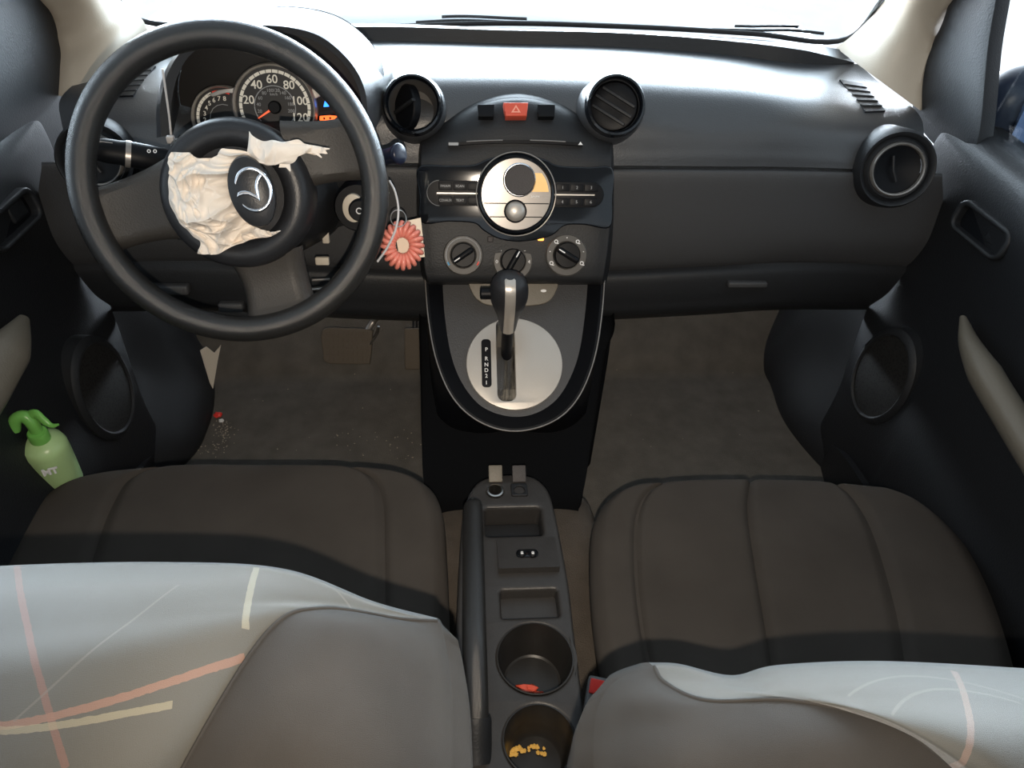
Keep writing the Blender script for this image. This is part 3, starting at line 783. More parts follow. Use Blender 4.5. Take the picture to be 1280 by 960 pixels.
# ================================================================== CABIN TUNNEL + HANDBRAKE CONSOLE
# carpeted tunnel between the seats
rows = []
for y, zt in ((.86, .10), (.83, .17), (.74, .205), (.6, .212), (.3, .212), (-.1, .212)):
    rows.append([V((-.16, y, .05)), V((-.15, y, zt*.7)), V((-.115, y, zt)), V((0, y, zt+.008)), V((.115, y, zt)), V((.15, y, zt*.7)), V((.17, y, .05))])
G().add(*sheet(grid(rows, 40, 40))).obj('floor', M['tunnel'], kind='structure')
ZC = .295
fk = Fr((-.01, .55, ZC), (0, 0, 1), (0, 1, 0))
fk = Fr2(V((-.01, .55, ZC)), V((1, 0, 0)), V((0, 1, 0)), V((0, 0, 1)))
con = root('floor_console', 'narrow dark console between the front seats with cup holders and power sockets', 'console', (0, .55, .24))
outl = [(578, 960+60), (569, 960), (567, 870), (570, 780), (574, 700), (578, 650), (584, 622), (597, 602), (618, 594), (645, 592), (668, 596), (684, 610), (692, 632), (702, 680), (711, 730), (718, 790), (728, 870), (738, 960), (746, 1020)]
ol = on(fk, outl)
olc = smooth2(ol[0:], 140, True)
# keep rear edge straight
def cuprad(u, v, px): return fk.rad(u, v, px)
c1 = fk.hit(669, 822); r1 = fk.rad(669, 822, 46.5); c2 = fk.hit(674, 925); r2 = fk.rad(674, 925, 44)
def R4(u0, v0, u1, v1, r=.004):
    a = fk.hit(u0, v0); b = fk.hit(u1, v0); c = fk.hit(u1, v1); d = fk.hit(u0, v1)
    return [a, b, c, d]
bin1 = rrect(fk.hit(606, 650)[0], fk.hit(677, 650)[0], fk.hit(640, 669)[1], fk.hit(640, 634)[1], .006)
bin2 = rrect(fk.hit(626, 750)[0], fk.hit(697, 750)[0], fk.hit(660, 771)[1], fk.hit(660, 737)[1], .004)
hbs = rrect(fk.hit(578, 700)[0], fk.hit(611, 700)[0], fk.hit(590, 905)[1], fk.hit(590, 628)[1], .010)
sk1 = circ(*fk.hit(619, 614), .0105, 24)
holes = [circ(*c1, r1, 48), circ(*c2, r2, 48), bin1, bin2, sk1]
G().add(*plate(fk, olc, -.045, 0, holes=holes, bev=.006)).obj('console_top', M['cons'], con)
def well(c, r, depth, m='dimple'):
    f = Fr2(fk.p(c[0], c[1], 0), fk.r, fk.u, fk.n)
    o = G().add(*lathe_open(f, [(r*1.04, .0008), (r*1.0, .0012), (r*.975, -.004), (r*.93, -depth*.6), (r*.80, -depth*.97), (r*.74, -depth)], seg=56)).add(*lathe(f, [(r*.76, -depth-.002), (r*.76, -depth), (.001, -depth)], seg=40)).obj('cup_holder', M[m], con)
    return f
w1 = well(c1, r1, .062); w2 = well(c2, r2, .062)
def binbox(rr, depth, m):
    xs = [p[0] for p in rr]; ys = [p[1] for p in rr]; x0, x1, y0, y1 = min(xs)-.001, max(xs)+.001, min(ys)-.001, max(ys)+.001
    P_ = lambda x, y, z: fk.p(x, y, z)
    vs = [P_(x0, y0, -.002), P_(x1, y0, -.002), P_(x1, y1, -.002), P_(x0, y1, -.002), P_(x0, y0, -depth), P_(x1, y0, -depth), P_(x1, y1, -depth), P_(x0, y1, -depth)]
    return G().add(vs, [(4, 5, 6, 7), (0, 1, 5, 4), (1, 2, 6, 5), (2, 3, 7, 6), (3, 0, 4, 7)]).obj('storage_bin', M[m], con, smooth=False)
binbox(bin1, .042, 'dark'); binbox(bin2, .020, 'cons')
# raised switch panel (sloping) with the two lock keys
a, b = fk.hit(622, 700)[0], fk.hit(697, 700)[0]; y0, y1 = fk.hit(660, 716)[1], fk.hit(660, 674)[1]
G().add([fk.p(a, y0, .0), fk.p(b, y0, .0), fk.p(b, y1, .0), fk.p(a, y1, 0), fk.p(a, y0, .012), fk.p(b, y0, .012), fk.p(b, y1, .003), fk.p(a, y1, .003)],
        [(0, 1, 2, 3), (4, 5, 6, 7), (0, 1, 5, 4), (1, 2, 6, 5), (2, 3, 7, 6), (3, 0, 4, 7)]).obj('switch_panel', M['cons'], con, smooth=False)
fp = Fr2(fk.p((a+b)/2, (y0+y1)/2, .008), fk.r, (fk.p(a, y1, .003)-fk.p(a, y0, .012)).normalized(), V((0, .20, .98)).normalized())
q = fp.hit(659, 692)
sw = G().add(*plate(fp, rrect(q[0]-.0155, q[0]+.0155, q[1]-.0075, q[1]+.0075, .0072), -.004, .002, bev=.001)).obj('switch_bezel', M['gloss'], con)
for u in (652.5, 666):
    f = fp.at(u, 692, .0022)
    k = G().add(*lathe(f, [(.0058, -.002), (.0058, .001), (.005, .0018), (.001, .0014)], seg=24)).obj('lock_button', M['black'], sw)
    G().add(*box(f, -.0018, .0018, -.0028, .0004, .0018, .0022)).add(*plate(f, circ(0, .0008, .0017, 14), .0018, .0022, holes=[circ(0, .0008, .0010, 14)])).obj('padlock_mark', M['white'], k)
# power socket + usb-like socket with lifted covers
f = Fr2(fk.p(*fk.hit(619, 614), 0), fk.r, fk.u, fk.n)
so = G().add(*lathe_open(f, [(.0125, .0), (.0125, .0025), (.0100, .003), (.0092, -.03)], seg=32)).obj('power_socket', M['metal'], con)
G().add(*lathe(f, [(.0092, -.031), (.0092, -.028), (.0001, -.028)], seg=24)).obj('socket_bottom', M['black'], so)
f = Fr2(fk.p(*fk.hit(649, 613), 0), fk.r, fk.u, fk.n)
so2 = G().add(*plate(f, rrect(-.0125, .0125, -.012, .012, .003), -.004, .003, holes=[circ(0, -.001, .008, 20)], bev=.001)).obj('accessory_socket', M['dark'], con)
G().add(*lathe(f, [(.0081, -.010), (.0075, -.004), (.003, -.003), (.001, -.002)], seg=20)).obj('socket_bottom', M['gloss'], so2)
for (u, v, m) in ((619.5, 590, 'grip'), (649, 590, 'knob')):
    f = Fr(fk.p(*fk.hit(u, 604), .002), (0, -.6, .8))
    G().add(*box(f, -.0105, .0105, 0, .026, -.002, .003, .0015)).obj('socket_cover', M[m], con)
# handbrake
fh = Fr2(fk.p(0, 0, 0), fk.r, fk.u, fk.n)
hb = root('handbrake_lever', 'long black handbrake lever with thick grip lying along the console', 'handbrake', (-.072, .40, .28))
pth = curve([Z(595, 925, .30), Z(595, 880, .325), Z(593, 800, .345), Z(592, 720, .345), Z(591, 655, .335), Z(591, 630, .33)], 40)
rad = []
for k in range(41):
    t = k/40; rad.append(.0150 if t > .25 else .0140)
rad = [.0155*(1-.08*abs(k/40-.4)) for k in range(41)]; rad[-1] = .011; rad[-2] = .0140
G().add(*tube(pth[4:], rad[4:], seg=24, flat=.9)).obj('brake_grip', M['rubber'], hb)
tp = pth[-1]; d = (pth[-1]-pth[-3]).normalized()
G().add(*tube([tp-d*.002, tp+d*.007, tp+d*.009], [.0042, .0042, .003], seg=16)).obj('release_button', M['silver'], hb)
G().add(*tube([pth[0]+V((0, -.02, -.012)), pth[0], pth[5], pth[6]], [.017, .0178, .0175, .0160], seg=24)).obj('lever_base', M['dark'], hb)
# debris in the cup holders
def lump(c, r, m, name, par=None, sq=(1, 1, .6), **k):
    bm = bmesh.new(); bmesh.ops.create_icosphere(bm, subdivisions=3, radius=1)
    sd = V((random.random()*9, 3, 1))
    vs = []
    for v in bm.verts:
        q = v.co*(1+.5*noise.noise(v.co*1.6+sd)); vs.append(V(c)+V((q.x*sq[0], q.y*sq[1], q.z*sq[2]))*r)
    fs = [tuple(v.index for v in f.verts) for f in bm.faces]; bm.free()
    return vs, fs
q = w1.p(-.010, -.014, -.0555)
g = G()
g.add(*lump(q, .011, None, '', sq=(1.3, .8, .6))); g.add(*lump(q+V((.013, -.006, 0)), .006, None, '', sq=(1.6, .7, .6)))
g.obj('wrapper_scrap', M['orange'], label='crumpled orange-red scrap lying in the front cup holder', cat='scrap')
g = G()
for k in range(26):
    a = random.uniform(-.9, 1.0); x = -.010+a*.022; g.add(*lump(w2.p(x, .012+.008*random.random()-.2*abs(a)*.02, -.0595), random.uniform(.0012, .003), None, ''))
g.obj('crumbs', M['yellow'], label='yellow food crumbs in the rear cup holder', cat='crumbs', kind='stuff')

# ================================================================== SEATS
def seat(label, rowsC, zc, creases, rowsA, rowsB, lines, sgn, nm):
    c0 = Z(*rowsC[0][len(rowsC[0])//2][:2], zc)
    r = root('car_seat', label, 'car seat', (c0.x, c0.y-.25, .07), group='front seats')
    # --- seat cushion
    rows = [[Z(u, v, zc+dz) for (u, v, dz) in row] for row in rowsC]
    NU, NV = 96, 60
    g = grid(rows, NU, NV)
    for j in range(NV+1):
        for i in range(NU+1):
            s = i/NU; t = j/NV; d = 0
            for cs, w, dep in creases:
                d += -dep*math.exp(-((s-cs)/w)**2)
            e = min(1, s/.05, (1-s)/.05); e2 = min(1, t/.07)
            d += -.016*(1-math.sin(e*PI/2))-.014*(1-math.sin(e2*PI/2))
            d += .003*noise.noise(V((s*3, t*3, sgn)))
            g[j][i] = g[j][i]+V((0, 0, d))
    vs, fs = sheet(g)
    W_ = NU+1
    per = [(NV-j)*W_ for j in range(NV)]+[i for i in range(NU)]+[j*W_+NU for j in range(NV+1)]
    per = [(NV-j)*W_ for j in range(NV+1)]+[i for i in range(1, NU)]+[j*W_+NU for j in range(NV+1)]
    n0 = len(vs)
    cc = V((c0.x, c0.y-.25, zc))
    levels = ((.002, -.014), (-.004, -.035), (-.012, -.09), (-.02, -.24))
    cur = per
    cuv, cuf = list(vs), list(fs)
    for lv, (o, dz) in enumerate(levels[:2]):
        new = []
        for k in per:
            p = vs[k]; dr_ = V((p.x-cc.x, p.y-cc.y, 0)).normalized(); new.append(len(cuv)); cuv.append(p+dr_*o+V((0, 0, dz)))
        for a in range(len(per)-1): cuf.append((cur[a], cur[a+1], new[a+1], new[a]))
        cur = new
    link('seat_cushion', cuv, cuf, M['seat'], r)
    sv = []; sf = []; m = len(per)
    for (o, dz) in levels[1:]:
        for k in per:
            p = vs[k]; dr_ = V((p.x-cc.x, p.y-cc.y, 0)).normalized(); sv.append(p+dr_*(o+.001)+V((0, 0, dz)))
    for l in range(2):
        for a in range(m-1): sf.append((l*m+a, l*m+a+1, (l+1)*m+a+1, (l+1)*m+a))
    link('seat_base', sv, sf, M['seatside'], r)
    # --- backrest insert & side bolster
    ra = []
    for row in rowsA:
        p = [Z(*q) for q in row]
        e = p[0] if sgn < 0 else p[-1]
        tx = max(.535 if sgn < 0 else .565, abs(e.x)+.035)
        ext = [V((sgn*tx, e.y, e.z-.012)), V((sgn*(tx+.035), e.y, e.z-.040)), V((sgn*(tx+.050), e.y, e.z-.10))]
        ra.append(ext[::-1]+p if sgn < 0 else p+ext)
    ga = grid(ra, 90, 50)
    gb = grid([[Z(*p) for p in row] for row in rowsB], 50, 50)
    def skirted(gd, side):
        """close the cushion: front, one side and rear panels down to the seat base"""
        vs, fs = sheet(gd); nv, nu = len(gd)-1, len(gd[0])-1; W = nu+1
        if side == 'R':
            per = list(range(W))+[j*W+nu for j in range(1, nv+1)]+[nv*W+i for i in range(nu-1, -1, -1)]; sx = 1
        else:
            per = [i for i in range(nu, -1, -1)]+[j*W for j in range(1, nv+1)]+[nv*W+i for i in range(1, nu+1)]; sx = -1
        tag_ = ['t']*W+['s']*nv+['b']*nu
        vs = list(vs); fs = list(fs); cur = list(per)
        for (o, dz) in ((.010, -.012), (.014, -.035), (.012, -.12), (.03, -.30), (.05, -.46)):
            new = []
            for k, tg2 in zip(per, tag_):
                p = vs[k]
                if tg2 == 't': q = p+V((0, o, dz))
                elif tg2 == 's': q = p+V((sx*min(o, .012), o*.5 if dz < -.2 else 0, dz))
                else: q = p+V((0, -min(o, .014), dz))
                q.z = max(q.z, .22)
                new.append(len(vs)); vs.append(q)
            for a in range(len(per)-1): fs.append((cur[a], cur[a+1], new[a+1], new[a]))
            cur = new
        return vs, fs
    va, fa = skirted(ga, 'L' if sgn < 0 else 'R')
    link('backrest_insert', va, fa, insert_mat('insert_'+nm, lines), r, label='light grey patterned fabric with woven stripes')
    vb, fb_ = skirted(gb, 'R' if sgn < 0 else 'L')
    bo = link('backrest_bolster', vb, fb_, M['bolster'], r)
    seam = [row[0] if sgn < 0 else row[-1] for row in gb]
    G().add(*tube([p+V((0, 0, .0005)) for p in seam], .0012, seg=8)).obj('seam', M['bolster'], bo)
    # rear shell of the backrest, below and behind
    a = ga[-1][0]; b = gb[-1][-1] if sgn < 0 else gb[-1][0]
    return r, ga, gb
def uvz(rows): return rows
# driver
dC = [
    [(150, 585, -.004), (235, 578, -.004), (320, 577, -.004), (400, 579, -.004), (485, 585, -.004)],
    [(70, 602, 0), (190, 592, 0), (320, 590, 0), (430, 591, 0), (530, 596, 0)],
    [(20, 640, 0), (170, 625, 0), (310, 622, 0), (440, 622, 0), (551, 628, 0)],
    [(-5, 690, 0), (150, 680, 0), (300, 680, 0), (440, 680, 0), (557, 690, 0)],
    [(-30, 760, 0), (130, 760, 0), (290, 760, 0), (440, 760, 0), (560, 770, 0)],
    [(-50, 860, 0), (120, 860, 0), (290, 860, 0), (440, 860, 0), (562, 860, 0)]]
zc = .32
dA = [  # insert rows: silhouette -> towards camera
    [(-160, 722, .74), (0, 709, .75), (200, 705, .755), (350, 714, .75), (465, 756, .725), (546, 777, .694)],
    [(-160, 760, .76), (0, 742, .77), (190, 733, .775), (320, 738, .765), (410, 755, .742), (500, 774, .716)],
    [(-160, 800, .77), (0, 788, .78), (140, 774, .785), (250, 765, .78), (330, 760, .768), (400, 761, .750)],
    [(-160, 860, .775), (0, 850, .785), (110, 835, .79), (200, 820, .787), (275, 804, .778), (335, 790, .764)],
    [(-160, 1000, .76), (-20, 1000, .77), (60, 990, .775), (130, 975, .775), (190, 960, .77), (240, 940, .762)],
    [(-160, 1120, .72), (-40, 1120, .73), (30, 1115, .735), (90, 1110, .735), (130, 1100, .73), (170, 1090, .725)]]
dB = [
    [(546, 777, .694), (548, 778, .694), (550, 780, .693), (551, 782, .692), (552, 784, .691), (553, 786, .690)],
    [(500, 774, .717), (516, 778, .712), (530, 782, .707), (543, 790, .700), (553, 802, .692), (560, 818, .683)],
    [(400, 761, .752), (440, 768, .750), (480, 780, .742), (515, 800, .728), (545, 825, .708), (565, 855, .682)],
    [(335, 790, .766), (390, 798, .768), (440, 812, .760), (490, 835, .744), (535, 865, .718), (567, 905, .684)],
    [(240, 940, .764), (310, 945, .770), (390, 950, .766), (460, 960, .750), (525, 972, .720), (568, 985, .685)],
    [(170, 1090, .725), (270, 1100, .735), (360, 1100, .735), (440, 1100, .725), (520, 1100, .70), (570, 1100, .67)]]
def xy(u, v, z): p = Z(u, v, z); return (p.x, p.y)
dl_ = [(xy(18, 700, .75), xy(82, 960, .78), .0017, .002, (.13, .065, .05), .6),
       (xy(-20, 910, .78), xy(300, 806, .78), .0020, -.012, (.15, .085, .062), .8),
       (xy(-30, 912, .78), xy(215, 880, .78), .0018, -.006, (.18, .16, .11), .6),
       (xy(320, 705, .755), xy(308, 790, .77), .0018, 0, (.18, .165, .12), .6),
       (xy(225, 735, .77), xy(20, 905, .78), .0007, .006, (.10, .095, .08), .5),
       (xy(330, 712, .75), xy(440, 765, .73), .0007, .010, (.10, .095, .08), .5)]
seat('dark grey fabric driver seat behind the steering wheel, striped backrest top', dC, zc, [(.20, .012, .008), (.83, .012, .008)], dA, dB, dl_, -1, 'driver')
# passenger
pC = [
    [(800, 602, -.004), (870, 597, -.004), (950, 596, -.004), (1030, 599, -.004), (1105, 605, -.004)],
    [(766, 614, 0), (850, 609, 0), (950, 608, 0), (1050, 612, 0), (1160, 625, 0)],
    [(745, 645, 0), (840, 640, 0), (950, 640, 0), (1070, 645, 0), (1205, 665, 0)],
    [(741, 700, 0), (840, 700, 0), (960, 700, 0), (1090, 705, 0), (1240, 725, 0)],
    [(746, 780, 0), (850, 780, 0), (975, 780, 0), (1110, 785, 0), (1268, 800, 0)],
    [(765, 880, 0), (870, 880, 0), (990, 880, 0), (1120, 885, 0), (1290, 890, 0)]]
pA = [
    [(818, 834, .680), (858, 836, .690), (925, 851, .708), (985, 838, .722), (1120, 833, .74), (1300, 842, .735), (1400, 850, .72)],
    [(832, 854, .694), (880, 852, .704), (935, 860, .722), (995, 852, .738), (1130, 850, .757), (1300, 860, .753), (1400, 870, .74)],
    [(884, 876, .722), (925, 868, .728), (970, 868, .740), (1030, 868, .754), (1150, 872, .770), (1300, 882, .768), (1400, 892, .75)],
    [(990, 876, .742), (1030, 882, .752), (1075, 890, .766), (1120, 900, .777), (1205, 910, .785), (1310, 920, .780), (1400, 930, .76)],
    [(1110, 905, .760), (1140, 920, .767), (1170, 936, .776), (1200, 948, .782), (1255, 960, .786), (1330, 970, .78), (1400, 985, .765)],
    [(1200, 965, .764), (1220, 985, .768), (1250, 1000, .772), (1275, 1015, .773), (1320, 1030, .775), (1380, 1045, .77), (1425, 1060, .76)]]
pB = [
    [(768, 850, .660), (778, 845, .664), (788, 841, .668), (798, 838, .672), (808, 835, .676), (818, 834, .681)],
    [(756, 864, .655), (770, 856, .666), (785, 852, .676), (800, 851, .684), (816, 852, .690), (832, 854, .696)],
    [(746, 886, .650), (768, 878, .674), (794, 874, .694), (824, 873, .708), (854, 875, .718), (884, 876, .726)],
    [(741, 915, .648), (775, 908, .682), (815, 903, .707), (865, 896, .726), (925, 886, .738), (990, 876, .746)],
    [(740, 960, .648), (780, 960, .688), (840, 955, .720), (920, 945, .742), (1015, 925, .756), (1110, 905, .763)],
    [(740, 1060, .63), (790, 1060, .68), (870, 1060, .715), (970, 1045, .740), (1085, 1005, .755), (1200, 965, .766)]]
pl_ = [(xy(1198, 832, .75), xy(1200, 965, .78), .0016, 0, (.15, .10, .08), .6),
       (xy(1060, 870, .76), xy(1300, 860, .78), .0010, .018, (.10, .095, .08), .5),
       (xy(1110, 900, .77), xy(1290, 868, .78), .0010, .015, (.10, .095, .08), .5)]
seat('dark grey fabric passenger seat on the side away from the steering wheel', pC, zc-.02, [(.14, .012, .008), (.47, .010, .009), (.78, .014, .008)], pA, pB, pl_, 1, 'passenger')

# seat belt buckle
f = Fr(Z(748, 860, .33), (-.1, -.35, .93))
bk = root('seat_belt_buckle', 'seat belt buckle with red button beside the passenger seat', 'buckle', tuple(f.p(0, -.01, -.06)))
G().add(*box(f, -.013, .013, -.055, .012, -.014, .004, .004)).obj('buckle_body', mat('buckle_grey', (.12, .12, .12), .4), bk)
G().add(*box(f, -.0105, .0115, -.008, .0085, .002, .0065, .0015)).obj('release_button', M['redcap'], bk, label='red push button')

# ================================================================== STEERING WHEEL
WC = Y(289, 237, .825); WN = V((.0, -.915, .404)).normalized()
fw_ = Fr(WC, WN)
sw_ = root('steering_wheel', 'black three-spoke car steering wheel with torn hub cover', 'steering wheel', tuple(WC))
RW, rw = .1675, .0158
N = 128; vs = []; fs2 = []; SG = 24
for i in range(N):
    a = 2*PI*i/N
    for k in range(SG):
        b = 2*PI*k/SG
        vs.append(fw_.p((RW+rw*math.cos(b))*math.cos(a), (RW+rw*math.cos(b))*math.sin(a), rw*1.08*math.sin(b)))
for i in range(N):
    for k in range(SG): fs2.append((i*SG+k, ((i+1) % N)*SG+k, ((i+1) % N)*SG+(k+1) % SG, i*SG+(k+1) % SG))
link('rim', vs, fs2, M['rubber'], sw_)
hubf = fw_.at(297, 243, -.004)
hc = fw_.hit(297, 243, -.004); HR = fw_.rad(297, 243, 94, -.004)
def spoke(pix, nm, lift=.0):
    # 4 pixel corners: hub a, hub b, rim b, rim a
    P2 = [V((*fw_.hit(u, v), 0)) for u, v in pix]
    nu, nv = 14, 18; rows = []
    for j in range(nv+1):
        t = j/nv; a = P2[0].lerp(P2[3], t); b = P2[1].lerp(P2[2], t); m = (P2[0]+P2[1]+P2[2]+P2[3])/4
        pin = 1-.10*math.sin(t*PI); row = []
        for i in range(nu+1):
            s = i/nu; q = a.lerp(b, .5+(s-.5)*pin); e = math.sin(min(1, min(s, 1-s)/.16)*PI/2)
            h = -.016+.014*e-.010*math.sin(t*PI)+(.004 if t > .9 else 0)
            row.append(fw_.p(q.x, q.y, h))
        rows.append(row)
    return G().add(*sheet(rows, .016, -WN)).obj(nm, M['spoke'], sw_)
spoke([(224, 180), (232, 300), (122, 322), (112, 236)], 'spoke')
spoke([(346, 150), (372, 238), (470, 226), (452, 140)], 'spoke')
spoke([(280, 326), (372, 310), (390, 384), (306, 404)], 'spoke')
# hub: deep bowl with raised collar, torn open
f = Fr2(fw_.p(hc[0], hc[1], 0), fw_.r, fw_.u, fw_.n)
G().add(*lathe(f, [(HR*1.0, -.040), (HR*1.02, -.010), (HR*.99, .004), (HR*.93, .012), (HR*.84, .0155), (HR*.74, .0145), (HR*.68, .010), (HR*.63, .001), (HR*.3, .000), (.001, .000)], seg=72, sy=.985)).obj('hub_cover', M['hub'], sw_)
# torn cover flap carrying the emblem
ec = fw_.at(315, 240, .044)
ef = Fr(ec.o, (WN+V((.10, 0, .02))), (0, 0, 1), .16)
er = ef.rad(327, 240, 37)
rx = ef.rad(325, 240, 28.5); ry = ef.rad(325, 240, 46)
fl = G().add(*lathe(ef, [(.85, -.040), (.95, -.012), (1.0, 0), (.96, .004), (.7, .008), (.3, .0095), (.001, .010)], seg=56, sx=rx, sy=ry)).obj('emblem_cover', M['gloss'] if False else M['hub'], sw_)
em = Fr2(ef.p(.003, .002, .0085), ef.r, ef.u, ef.n)
ex, ey = rx*.76, ry*.58
loop = [em.p(ex*math.cos(2*PI*k/56), ey*math.sin(2*PI*k/56), .0005-.003*abs(math.cos(2*PI*k/56))) for k in range(56)]
G().add(*tube(loop, .0023, closed=True, seg=10, flat=.8)).obj('emblem_ring', M['chrome'], fl)
# stylised wings meeting in a V
wing = []
L1 = [(-.98, .12), (-.70, .16), (-.42, .10), (-.16, -.10), (0, -.36), (.16, -.10), (.42, .30), (.62, .72), (.70, .80), (.80, .55), (.62, .12), (.40, -.20), (.10, -.52), (0, -.58), (-.12, -.52), (-.42, -.14), (-.72, -.02), (-.98, -.06)]
sym = [(-.99, .22), (-.80, .36), (-.60, .33), (-.38, .22), (-.18, .02), (0, -.30), (.18, .02), (.38, .22), (.60, .33), (.80, .36), (.99, .22), (.84, .17), (.60, .10), (.36, -.06), (.16, -.36), (0, -.62), (-.16, -.36), (-.36, -.06), (-.60, .10), (-.84, .17)]
c, s = math.cos(.40), math.sin(.40)
sy2 = [((a*c-b*s)*ex, (a*s+b*c)*ey) for a, b in sym]
G().add(*plate(em, sy2, -.0022, .0034, bev=.0016)).obj('emblem_wings', M['chrome'], fl)

def nvec(q): return V((noise.noise(q), noise.noise(q+V((31.4, 0, 0))), noise.noise(q+V((0, 47.2, 0)))))
# torn airbag cloth
def cloth(rowsp, f0, nu, nv, amp, seed, hbase, mid):
    rows = [[f0.p(*f0.hit(u, v, h), h) for (u, v, h) in row] for row in rowsp]
    g = grid(rows, nu, nv)
    for j in range(nv+1):
        for i in range(nu+1):
            p = g[j][i]; e = min(1, min(i, nu-i)/(nu*.06), min(j, nv-j)/(nv*.06))
            q = V((p.x, p.z, seed))*20
            wv = nvec(q*.7)*1.3
            def rg(t): return (1-min(1, abs(noise.noise(t))*3.0))**1.5
            h = amp*(rg(q+wv)*1.0+rg(q*2.1+wv*1.6+V((5, 0, 0)))*.75+rg(q*4.3+wv*2+V((0, 3, 0)))*.28+noise.noise(q*.8)*1.2-.6)
            jit = nvec(q*1.6)*.004
            ed = V((noise.noise(q*2.5+V((9, 0, 0))), 0, noise.noise(q*2.5+V((0, 7, 0)))))*.006*(1-e)
            g[j][i] = p+f0.n*(h*(.35+.65*e))+jit*e+ed
    return g
ab = root('torn_airbag', 'crumpled torn white airbag cloth hanging out of the steering wheel hub', 'airbag', tuple(fw_.p(0, 0, .03)))
rA = [
    [(216, 192, .020), (232, 190, .030), (252, 200, .034), (275, 188, .036), (300, 190, .038), (318, 194, .030)],
    [(211, 208, .018), (230, 208, .036), (250, 210, .040), (272, 204, .044), (292, 202, .040), (306, 206, .030)],
    [(212, 235, .018), (230, 234, .040), (250, 232, .046), (268, 228, .046), (282, 226, .042), (292, 228, .028)],
    [(216, 258, .018), (232, 256, .040), (250, 254, .048), (268, 252, .046), (284, 254, .040), (298, 258, .028)],
    [(228, 282, .018), (240, 280, .036), (258, 278, .046), (278, 276, .044), (298, 276, .036), (322, 284, .028)],
    [(252, 300, .018), (262, 298, .030), (274, 296, .038), (292, 294, .036), (318, 290, .030), (354, 290, .024)],
    [(248, 316, .018), (262, 318, .024), (278, 314, .028), (296, 306, .028), (318, 300, .026), (345, 293, .022)]]
gA = cloth(rA, fw_, 190, 180, .0120, 1.0, 0, 0)
link('cloth_bundle', *sheet(gA, .0012, -WN), M['cloth'], ab)
rB = [
    [(314, 167, .030), (325, 176, .036), (345, 177, .040), (365, 176, .044), (385, 181, .046), (410, 188, .046)],
    [(313, 178, .034), (328, 186, .042), (348, 185, .046), (368, 182, .048), (388, 184, .048), (404, 189, .047)],
    [(311, 190, .034), (330, 196, .042), (350, 195, .046), (368, 191, .048), (386, 188, .048), (400, 192, .047)],
    [(310, 200, .030), (330, 206, .036), (352, 205, .040), (366, 199, .044), (382, 192, .046), (396, 196, .046)],
    ]
gB = cloth(rB, fw_, 140, 70, .0065, 4.0, 0, 0)
link('cloth_strip', *sheet(gB, .0012, -WN), M['cloth'], ab)
tip = [fw_.p(*fw_.hit(u, v, h), h) for u, v, h in ((350, 203, .040), (360, 206, .038), (363, 214, .036))]
G().add(*tube(tip, [.006, .004, .0008], seg=10, flat=.3)).obj('cloth_tip', M['cloth'], ab)
for k, (u, v) in enumerate(((412, 186), (408, 192), (402, 197))):
    tip = [fw_.p(*fw_.hit(a, b, .047), .047) for a, b in ((390, 187), ((390+u)/2, (186+v)/2), (u, v))]
    G().add(*tube(tip, [.0035, .002, .0006], seg=8, flat=.4)).obj('cloth_fray', M['cloth'], ab)

# steering column shroud with ignition lock
colr = root('steering_column', 'dark steering column shroud behind the steering wheel', 'steering column', tuple(WC+V((0, .12, -.05))))
cf = Fr(WC+V((0.0, .06, -.045)), WN)
prof = [(.070, -.02), (.085, -.05), (.092, -.10), (.092, -.20)]
G().add(*lathe(cf, [(.001, .0), (.05, .0), (.066, -.006), (.078, -.03), (.088, -.09), (.09, -.22)], seg=48, sx=1.15, sy=.95)).obj('column_shroud', M['dark'], colr)
fi = Fr(Y(446, 262, .90), (.0, -.95, .3))
lob = G().add(*lathe(fi, [(.034, -.06), (.033, -.02), (.030, -.012), (.001, -.012)], seg=40)).obj('lock_housing', M['black'], colr)
c = fi.p(*fi.hit(441, 261), -.006)
fr2 = Fr2(c, fi.r, fi.u, fi.n)
ig = root('ignition_lock', 'black ignition barrel with pale crescent ring right of the steering column', 'ignition lock', tuple(c))
G().add(*lathe(fr2, [(.0185, -.008), (.0185, .002), (.016, .003), (.001, .003)], seg=40, sx=.75)).obj('lock_ring', M['beige'], ig, label='pale beige ring')
fr3 = fi.at(450, 262, .0)
G().add(*lathe(fr3, [(.0145, -.012), (.0145, .006), (.0125, .009), (.001, .009)], seg=40)).obj('lock_barrel', M['black'], ig)
G().add(*plate(fr3, circ(0, 0, .0042, 24), .009, .010, holes=[circ(0, 0, .0030, 24)])).obj('key_mark', M['white'], ig)
# pale metal pieces visible below the shroud
f = Fr(Y(406, 292, .96), (0, -1, .2))
G().add(*box(f, -.004, .006, -.014, .018, -.004, .004, .002)).obj('column_bracket', M['beige'], colr)
f = Fr(Y(403, 326, .95), (0, -1, .2))
G().add(*box(f, -.010, .010, -.006, .006, -.004, .004, .002)).obj('column_connector', M['beige'], colr)
G().add(*tube([Y(384, 362, .95), Y(408, 360, .96)], .0032, seg=10)).obj('column_rod', M['metal'], colr)
G().add(*tube([Y(390, 350, .97), Y(412, 349, .98)], .0022, seg=10)).obj('column_rod', M['silverdark'], colr)

